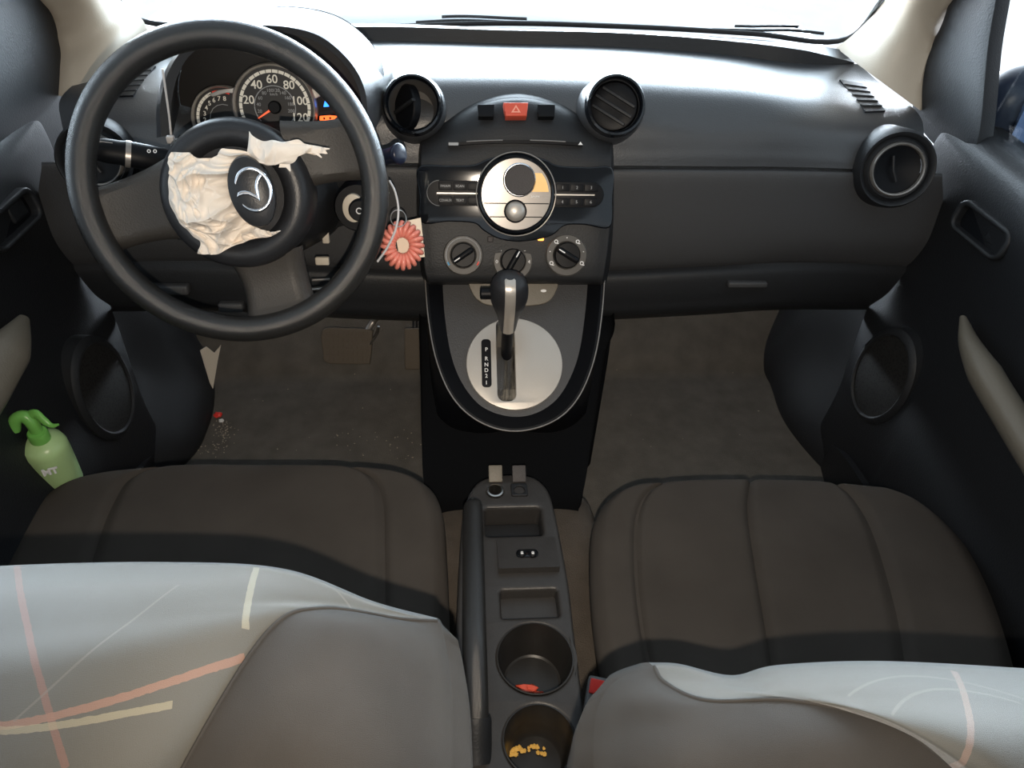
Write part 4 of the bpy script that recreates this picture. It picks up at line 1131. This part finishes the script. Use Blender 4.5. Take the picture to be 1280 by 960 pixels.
# stalks
f0, f1 = Y(118, 186, .885), Y(214, 205, .90)
st = root('turn_signal_stalk', 'black turn signal stalk left of the wheel hub with small symbols', 'stalk', tuple(f1))
pth = curve([Y(116, 186, .875), Y(150, 191, .88), Y(185, 197, .89), Y(225, 206, .91), Y(262, 216, .94)], 20)
G().add(*tube(pth, [.012, .013]+[.0145]*4+[.0155]*15, seg=20, flat=.8)).obj('stalk_arm', M['black'], st)
G().add(*tube(pth[6:8], [.0162, .0162], seg=20, flat=.82)).obj('stalk_band', M['silverdark'], st)
G().add(*tube([p+V((0, -.002, .0115)) for p in pth[0:14]], .0012, seg=8)).obj('stalk_edge', M['silverdark'], st)
p0 = Y(190, 189, .865)
f = Fr(p0, (0, -.8, .6))
G().add(*plate(f, circ(-.0035, 0, .0022, 16), 0, .0004, holes=[circ(-.0035, 0, .0012, 16)])).add(*plate(f, circ(.0035, 0, .0022, 16), 0, .0004, holes=[circ(.0035, 0, .0012, 16)])).obj('lamp_mark', M['white'], st)
st = root('wiper_stalk', 'dark stubby wiper stalk end right of the steering wheel rim', 'stalk', tuple(Y(470, 200, .93)))
pth = curve([Y(400, 215, .96), Y(450, 203, .92), Y(480, 197, .90), Y(495, 193, .885), Y(502, 192, .88)], 20)
G().add(*tube(pth, [.010]*14+[.0105, .0115, .0125, .013, .013, .0122, .010], seg=20)).obj('stalk_arm', mat('blue_black_plastic', (.012, .016, .035), .3), st)

# ================================================================== INSTRUMENT CLUSTER
cl = root('instrument_cluster', 'lit instrument cluster with round speedometer behind the steering wheel', 'instrument cluster', tuple(Y(335, 160, 1.05)))
fi_ = Fr(Y(344, 134, 1.045), (.0, -.95, .31))
# hood: arch over the cluster
arch_px_in = [(216, 168), (213, 140), (222, 95), (246, 62), (300, 44), (345, 40), (395, 52), (432, 82), (450, 118), (452, 160)]
arch_px_out = [(196, 172), (196, 130), (208, 85), (238, 50), (300, 30), (348, 26), (405, 38), (447, 74), (466, 112), (470, 160)]
ain = curve([Y(u, v, .985) for u, v in arch_px_in], 60)
aout = curve([Y(u, v, 1.0) for u, v in arch_px_out], 60)
amid = [(p+q)/2+V((0, -.012, .004)) for p, q in zip(ain, aout)]
cc_ = Y(335, 150, 1.06)
aback = [V((cc_.x+(p.x-cc_.x)*1.16, 1.085, cc_.z+(p.z-cc_.z)*1.02)) for p in ain]
aob = [V((cc_.x+(p.x-cc_.x)*1.12, 1.2, .70+(p.z-.70)*.55)) for p in aout]
G().add(*sheet([aback, ain, amid, aout, [a.lerp(b, .5)+V((0, 0, .006)) for a, b in zip(aout, aob)], aob])).obj('cluster_hood', M['pad'], cl)
bk_ = [p+V((0, .004, 0)) for p in aback]
G().add([cc_+V((0, .02, -.02))]+bk_, [(0, k, k+1) for k in range(1, 60)]+[(0, 60, 61), (0, 61, 1)]).obj('cluster_back', M['face'], cl)
def Rr_(u, v, px): return fi_.rad(u, v, px)
def gauge(u, v, rpx, nm, a0, a1):
    f = fi_.at(u, v, .008 if nm == 'speedometer' else -.004); R = Rr_(u, v, rpx)
    g = G().add(*lathe(f, [(R*.97, -.012), (R*.97, 0), (.001, 0)], seg=72)).obj(nm, M['face'], cl)
    G().add(*lathe_open(f, [(R*.94, .000), (R*.955, .006), (R*.985, .008), (R*1.02, .005), (R*1.03, -.006)], seg=72)).obj('gauge_bezel', M['silver'], g)
    return f, R, g
f, R, g = gauge(344, 134, 51, 'speedometer', 0, 0)
def segring(f, g, R, r0, r1, a0, a1, n, gap, m, nm):
    gg = G()
    for k in range(n):
        b0 = a0+(a1-a0)*(k+gap)/n; b1_ = a0+(a1-a0)*(k+1-gap)/n; pts = []
        for q in range(7): a = b0+(b1_-b0)*q/6; pts.append((r1*R*math.cos(a), r1*R*math.sin(a)))
        for q in range(7): a = b1_+(b0-b1_)*q/6; pts.append((r0*R*math.cos(a), r0*R*math.sin(a)))
        gg.add(*plate(f, pts, .0003, .0009))
    gg.obj(nm, m, g)
A0, A1 = math.radians(215), math.radians(-35)
segring(f, g, R, .79, .865, A0, A1, 24, .06, M['ticks'], 'speed_ticks')
segring(f, g, R, .80, .86, A0, A1, 6, .485, M['face'], 'tick_gap')
for k, s in enumerate(('20', '40', '60', '80', '100', '120')):
    a = math.radians(212-(k+1)*40.5+8); rr = R*(.63 if k > 3 else .64)
    a = [math.radians(q) for q in (166, 128, 91, 53, 14, -22)][k]
    G().add(*text(Fr2(f.p(rr*math.cos(a), rr*math.sin(a), .0006), f.r, f.u, f.n), s, .0155, bold=.00015)).obj('lettering', M['ticks'], g)
segring(f, g, R, .485, .505, math.radians(222), math.radians(-42), 12, .02, M['grey'], 'inner_ticks')
for k, s in enumerate(('20', '40', '60', '80', '100', '120', '140', '160', '180', '200')):
    a = math.radians(195-k*23); rr = R*.395
    G().add(*text(Fr2(f.p(rr*math.cos(a), rr*math.sin(a), .0006), f.r, f.u, f.n), s, .0062)).obj('lettering', M['grey'], g)
G().add(*text(Fr2(f.p(0, R*.30, .0006), f.r, f.u, f.n), 'km/h', .0052)).obj('lettering', M['grey'], g)
nf = Fr2(f.p(0, 0, 0), *(lambda a: (f.r*math.cos(a)+f.u*math.sin(a), f.u*math.cos(a)-f.r*math.sin(a), f.n))(math.radians(212)))
G().add(*plate(nf, [(0, -.0016), (R*.50, -.0007), (R*.50, .0007), (0, .0016)], .003, .0045)).obj('needle', M['needle'], g, label='red-orange needle')
G().add(*lathe(f, [(.0085, 0), (.0085, .005), (.007, .007), (.001, .007)], seg=32)).obj('needle_cap', M['black'], g)
f, R, g = gauge(281, 149, 40, 'tachometer', 0, 0)
segring(f, g, R, .78, .87, math.radians(200), math.radians(112), 10, .05, M['ticks'], 'rev_ticks')
segring(f, g, R, .78, .87, math.radians(110), math.radians(72), 4, .05, M['redmark'], 'redline_ticks')
for s, ang in (('1', 201), ('2', 183), ('3', 165), ('4', 148), ('5', 131), ('6', 115), ('7', 99), ('8', 83)):
    a = math.radians(ang); G().add(*text(Fr2(f.p(R*.62*math.cos(a), R*.62*math.sin(a), .0006), f.r, f.u, f.n), s, .0085, bold=.0001)).obj('lettering', M['ticks'], g)
segring(f, g, R, .44, .46, math.radians(200), math.radians(70), 1, .0, M['grey'], 'inner_arc')
# silver wings left and right of the speedometer
for pts in ([(262, 118), (275, 112), (300, 109), (298, 117), (285, 116), (268, 121)], [(388, 110), (405, 114), (420, 119), (405, 118), (394, 124), (391, 116)]):
    G().add(*plate(fi_, on(fi_, pts), .003, .007, bev=.001)).obj('silver_trim', M['silver'], cl)
G().add(*tube([fi_.p(*fi_.hit(u, v), .004) for u, v in ((403, 104), (412, 110), (419, 117), (424, 127), (425, 137))], .0013, seg=8)).obj('red_light_arc', mat('red_arc_lamp', (.7, .03, .05), .5, emit=(1, .05, .08), es=.9), cl)
bi = on(fi_, [(410.5+(u-411)*1.35, 129+(v-129)*1.35) for u, v in [(407, 131), (408, 127), (409, 124.5), (411, 124.5), (412, 127.5), (414.5, 129), (415, 131), (411, 132), (407, 132.5)]])
G().add(*plate(fi_, bi, .001, .003)).obj('warning_lamp', M['blueled'], cl, label='glowing blue coolant lamp')
oi = on(fi_, [(400, 145), (412, 144), (423, 145), (418, 149), (408, 151), (400, 151)]); ho = [circ(*fi_.hit(405.5, 148), .0016, 12), circ(*fi_.hit(413, 147.6), .0016, 12)]
G().add(*plate(fi_, oi, .001, .003, holes=ho)).obj('warning_lamp', M['orangeled'], cl, label='glowing orange-red warning lamp')
# lower lip of the cluster / column top cover
lipr = [[Y(u, v, y) for u, v, y in r] for r in (
    [(222, 172, 1.04), (280, 160, 1.03), (340, 154, 1.025), (400, 153, 1.03), (455, 152, 1.04)],
    [(222, 186, 1.0), (280, 178, .985), (340, 172, .98), (400, 172, .985), (455, 178, 1.0)],
    [(222, 230, .99), (280, 235, .97), (340, 235, .96), (400, 230, .97), (460, 225, .99)],
    [(222, 300, 1.0), (280, 300, .98), (340, 300, .97), (400, 290, .99), (470, 270, 1.02)])]
G().add(*sheet(grid(lipr, 40, 30), .01, (0, 1, 0))).obj('cluster_lower_cover', M['dark'], cl)

# nylon tie hanging at the left edge of the cluster
zt = root('cable_tie', 'thin white nylon cable tie dangling left of the instrument cluster', 'cable tie', tuple(Y(215, 175, .95)))
G().add(*tube(curve([Y(203, 86, .96), Y(208, 120, .955), Y(212, 150, .95), Y(215, 183, .945)], 16), .0014, seg=8)).obj('tie_strap', M['tie'], zt)
G().add(*tube([Y(214, 174, .944), Y(232, 175, .95)], .0016, seg=8)).obj('tie_tail', M['tie'], zt)
f = Fr(Y(214, 174, .942), (0, -1, 0)); G().add(*box(f, -.005, .004, -.0045, .0045, -.003, .004, .001)).obj('tie_head', M['tie'], zt)

# ================================================================== KEY WITH COIL AND TAG
kc_ = Y(503, 307, .90)
coil = []
T, turns = 900, 20
ck = Fr(kc_, (.0, -.88, .47))
Rc = ck.rad(503, 307, 18); rc_ = ck.rad(503, 307, 7.2)
for k in range(T):
    a = 2*PI*k/T; b = turns*a; rr = Rc+rc_*math.cos(b)
    coil.append(ck.p(rr*math.cos(a), rr*1.14*math.sin(a), rc_*math.sin(b)))
G().add(*tube(coil, .0031, closed=True, seg=10)).obj('wrist_coil', M['coral'], label='coral pink spiral wrist coil hanging right of the steering wheel', cat='wrist coil')
tf = Fr(Y(513, 297, .918), (.05, -.9, .43))
tg = G().add(*plate(tf, on(tf, [(492, 280), (526, 272), (531, 321), (500, 326)]), -.0004, .0004, holes=[circ(*tf.hit(512, 279), .0020, 12)])).obj('key_tag', M['tag'], label='cream paper tag hanging behind the coral coil', cat='tag')
kr_ = Fr(Y(498, 273, .905), (.4, -.8, .5))
G().add(*tube([kr_.p(.011*math.cos(2*PI*k/40), .011*math.sin(2*PI*k/40), 0) for k in range(40)], .0008, closed=True, seg=8)).obj('key_ring', M['metal'], label='thin steel split ring above the coral coil', cat='key ring')
G().add(*tube(curve([Y(487, 226, .92), Y(494, 240, .905), Y(498, 262, .895), Y(495, 285, .885), Y(485, 308, .88), Y(472, 327, .88)], 24), [.0014]*13+[.0016]*12, seg=8)).obj('plastic_strap', M['string'], label='thin white plastic strap looped through the split ring', cat='strap')

# ================================================================== PEDALS, FOOTWELL
pf = Fr(Y(435, 432, 1.26), (0, -.80, .60))
bp_ = root('brake_pedal', 'wide worn brown rubber brake pedal in the driver footwell', 'pedal', tuple(pf.p(0, 0, -.04)))
oc = smooth2(on(pf, [(404, 412), (434, 410), (463, 412), (466, 418), (463, 452), (458, 455), (432, 455), (408, 453), (404, 440)]), 60)
pad_ = G().add(*plate(pf, oc, -.008, .006, bev=.003)).obj('pedal_pad', M['pedal'], bp_)
gg = G()
for i in range(9):
    for j in range(5):
        q = pf.at(410+i*6, 417+j*8, .006); gg.add(*box(q, -.003, .003, -.0045, .0045, -.001, .0018, .0006))
gg.obj('pedal_tread', M['pedal'], pad_)
G().add(*tube(curve([pf.p(.02, .0, -.012), pf.p(.05, .05, -.03), Y(470, 395, 1.30), Y(472, 360, 1.30)], 14), .007, seg=12)).obj('pedal_arm', M['silverdark'], bp_)
G().add(*tube(curve([Y(463, 430, 1.255), Y(471, 418, 1.25), Y(473, 408, 1.25)], 10), .0028, seg=8)).obj('pedal_clip', M['metal'], bp_)
pf2 = Fr(Y(516, 436, 1.26), (0, -.85, .52))
ap = root('accelerator_pedal', 'narrow accelerator pedal at the console edge of the driver footwell', 'pedal', tuple(pf2.p(0, 0, -.04)))
G().add(*box(pf2, -.018, .022, -.045, .045, -.006, .006, .004)).obj('pedal_pad', M['pedal'], ap)
G().add(*tube([pf2.p(.005, .03, -.01), pf2.p(.005, .16, -.04)], .006, seg=10)).obj('pedal_arm', M['dark'], ap)
# exposed pale piece at the footwell edge
fx = Fr(floorhit(270, 485)+V((0, -.02, .06)), (.5, -.8, .4))
G().add(*plate(fx, on(fx, [(250, 438), (258, 433), (268, 441), (276, 431), (272, 450), (266, 486), (262, 478)]), -.002, .002)).obj('trim_shard', M['beige'], label='pale beige broken trim shard at the driver footwell edge', cat='trim shard')
# litter on the carpet
g = G()
random.seed(11)
spots = [(278+random.gauss(0, 6), 538+random.gauss(0, 9)) for _ in range(70)]+[(262+random.uniform(-20, 22), 562+random.gauss(0, 5)) for _ in range(40)]+[(random.uniform(420, 528), random.uniform(540, 575)) for _ in range(26)]+[(random.uniform(300, 520), random.uniform(440, 575)) for _ in range(22)]+[(random.uniform(740, 960), random.uniform(440, 590)) for _ in range(10)]
for u, v in spots:
    p = floorhit(u, v); r = random.uniform(.0004, .0011)
    ax_ = V((random.uniform(-1, 1), random.uniform(-1, 1), 0))*r*2.2
    g.add(*lump(p+V((0, 0, r*.5)), r, None, '', sq=(random.uniform(.8, 2), random.uniform(.8, 2), .6)))
g.obj('crumbs', M['crumb'], label='pale crumbs and specks scattered over the footwell carpet', cat='litter', kind='stuff')
p = floorhit(273, 521)+V((0, 0, .006))
lg = root('wrapper', 'small red and white wrapper on the driver footwell carpet', 'wrapper', tuple(p))
G().add(*lump(p, .0075, None, '', sq=(1.1, .9, .6))).obj('wrapper_foil', M['redcap'], lg)
G().add(*lump(floorhit(277, 528)+V((0, 0, .005)), .005, None, '', sq=(1, .8, .6))).obj('wrapper_end', M['white'], lg)

# ================================================================== SPRAY BOTTLE in the door pocket
pb = X(57, 561, -.664)
fb2 = Fr2(pb, V((1, 0, 0)), V((0, 1, 0)), V((0, 0, 1)))
tilt = Fr(pb, (.10, -.12, .98), (0, 1, 0)); tilt = Fr2(pb, tilt.r*.97, tilt.u*.97, tilt.n*.90)
bt = root('spray_bottle', 'light green hand spray bottle standing in the driver door pocket', 'spray bottle', tuple(tilt.p(0, 0, -.09)))
G().add(*lathe(tilt, [(.001, -.09), (.026, -.09), (.029, -.086), (.0300, -.05), (.0305, -.01), (.0302, .006), (.0275, .016), (.019, .023), (.011, .027), (.010, .032)], seg=48)).obj('bottle_body', M['bottle'], bt)
G().add(*lathe(tilt, [(.0115, .026), (.0135, .026), (.0135, .040), (.0120, .043), (.001, .043)], seg=36)).obj('bottle_collar', M['trigger'], bt)
# trigger head
hd = curve([tilt.p(0, 0, .040), tilt.p(-.006, .002, .058), tilt.p(-.016, .004, .068), tilt.p(-.024, .002, .062), tilt.p(-.027, -.002, .048)], 18)
hd = curve([tilt.p(0, 0, .038), tilt.p(-.003, .004, .056), tilt.p(-.012, .008, .068), tilt.p(-.023, .004, .064), tilt.p(-.027, -.002, .046)], 18)
th = G().add(*tube(hd, [.0065, .0072, .008, .0085]+[.0085]*10+[.0085, .008, .0078, .0076, .007], seg=18)).obj('spray_head', M['trigger'], bt)
tg_ = curve([tilt.p(-.008, .010, .066), tilt.p(.004, .010, .074), tilt.p(.014, .004, .066), tilt.p(.024, .000, .060), tilt.p(.034, .000, .064)], 16)
G().add(*tube(tg_, [.0065, .007, .0068, .006, .0055]+[.005]*5+[.0042, .0038, .0034, .003, .0026, .002, .0015], seg=14, flat=.7)).obj('spray_trigger', M['trigger'], bt)
# lettering on the label, wrapped flat on the front
fl_ = Fr(pb+V((.013, -.030, -.014)), (.35, -.93, .1))
G().add(*text(fl_, 'MT', .014, ext=.001, bold=.0006)).obj('lettering', M['white'], bt)

# ================================================================== OUTSIDE
hoodrows = []
for y, z, w in ((1.50, .70, .70), (1.65, .725, .74), (1.85, .72, .74), (2.05, .68, .72), (2.25, .60, .66), (2.38, .48, .56)):
    hoodrows.append([V((-w, y-.05, z-.07)), V((-w*.9, y, z-.03)), V((-w*.5, y, z)), V((0, y+.02, z+.012)), V((w*.5, y, z)), V((w*.9, y, z-.03)), V((w, y-.05, z-.07))])
G().add(*sheet(grid(hoodrows, 40, 30), .02, (0, 0, -1))).obj('car_hood', M['hood'], label='white car hood seen through the windscreen', cat='car hood')
G().add([(-12, -8, -.35), (12, -8, -.35), (12, 20, -.35), (-12, 20, -.35)], [(0, 1, 2, 3)]).obj('ground', M['ground'], kind='structure')
# wipers
def wiper(pix, label):
    w = root('wiper', label, 'wiper', tuple(Y(*pix[0])), group='windscreen wipers')
    pp_ = curve([Y(*q) for q in pix], 20)
    G().add(*tube(pp_, .0028, seg=8)).obj('wiper_blade', M['rubberseal'], w)
    G().add(*tube([p+V((0, .012, .004)) for p in pp_[4:16]], .0028, seg=8)).obj('wiper_arm', M['black'], w)
wiper([(520, 28, 1.50), (575, 25.5, 1.50), (640, 28, 1.50), (720, 31, 1.50)], 'windscreen wiper lying along the glass above the centre vents')
wiper([(890, 37, 1.49), (940, 38, 1.49), (990, 38, 1.48), (1030, 42, 1.46)], 'windscreen wiper near the passenger side windscreen corner')
# door mirror
mc = X(1306, 142, .86)
mr = root('door_mirror', 'dark blue door mirror outside the passenger window', 'door mirror', tuple(mc+V((0, 0, -.08))))
g = G()
vs = []; fs3 = []
bm = bmesh.new(); bmesh.ops.create_uvsphere(bm, u_segments=32, v_segments=20, radius=1)
for v in bm.verts:
    q = v.co; sgx = lambda t, e: math.copysign(abs(t)**e, t)
    vs.append(mc+V((sgx(q.x, .7)*.115, sgx(q.y, .8)*.055, sgx(q.z, .7)*.078)))
fs3 = [tuple(v.index for v in f.verts) for f in bm.faces]; bm.free()
link('mirror_housing', vs, fs3, M['mirrorblue'], mr)
G().add(*tube([mc+V((-.06, 0, -.05)), mc+V((-.13, .02, -.085))], .018, seg=12)).obj('mirror_arm', M['black'], mr)
f = Fr(mc+V((0, -.054, 0)), (0, -1, 0)); G().add(*plate(f, rrect(-.085, .085, -.055, .055, .03), -.004, .004)).obj('mirror_glass', mat('tinted_mirror', (.08, .12, .2), .15, metal=1), mr)

# ================================================================== LIGHT
SKY_FRONT, SKY_SIDE = 78.0, .85
w = bpy.data.worlds.new('World'); S.world = w; w.use_nodes = True
nt = w.node_tree; bg = nt.nodes['Background']
tc = nt.nodes.new('ShaderNodeTexCoord'); sp = nt.nodes.new('ShaderNodeSeparateXYZ'); nt.links.new(tc.outputs['Generated'], sp.inputs[0])
# overcast sky, much brighter ahead of the car than behind and beside it
def wm(op, a, b):
    n = nt.nodes.new('ShaderNodeMath'); n.operation = op; n.use_clamp = False
    for i, q in enumerate((a, b)):
        if isinstance(q, (int, float)): n.inputs[i].default_value = q
        else: nt.links.new(q, n.inputs[i])
    return n.outputs[0]
fy = wm('POWER', wm('MAXIMUM', wm('ADD', wm('MULTIPLY', sp.outputs['Y'], .6), .4), 0.0), 3.0)
el = wm('POWER', wm('MAXIMUM', wm('SUBTRACT', 1.0, wm('MULTIPLY', wm('MAXIMUM', sp.outputs['Z'], 0.0), 1.25)), 0.0), 3.2)
nt.links.new(wm('ADD', wm('MULTIPLY', wm('MULTIPLY', fy, el), SKY_FRONT), SKY_SIDE), bg.inputs[1])
bg.inputs[0].default_value = (.80, .90, 1, 1)
# the phone's own flash, a few cm from the lens
fd = bpy.data.lights.new('camera_flash', 'AREA'); fd.shape = 'DISK'; fd.size = .008; fd.energy = 3.3; fd.color = (1, .86, .70)
fo = bpy.data.objects.new('camera_flash', fd); C.objects.link(fo)
loc = EYE+DN*.036+RT*.004
fo.matrix_world = Matrix.Translation(loc) @ Matrix((RT, -DN, -FW)).transposed().to_4x4()
fd.spread = math.radians(112)
cam = bpy.data.cameras.new('camera'); co = bpy.data.objects.new('camera', cam); C.objects.link(co)
cam.sensor_fit = 'HORIZONTAL'; cam.sensor_width = 36; cam.lens = FOC/1280*36; cam.clip_start = .01
co.matrix_world = Matrix.Translation(EYE) @ Matrix((RT, -DN, -FW)).transposed().to_4x4()
S.camera = co
S.view_settings.view_transform = 'Standard'; S.view_settings.look = 'None'; S.view_settings.gamma = 1; S.view_settings.exposure = 0
S.view_settings.use_curve_mapping = False
S.cycles.max_bounces = 8
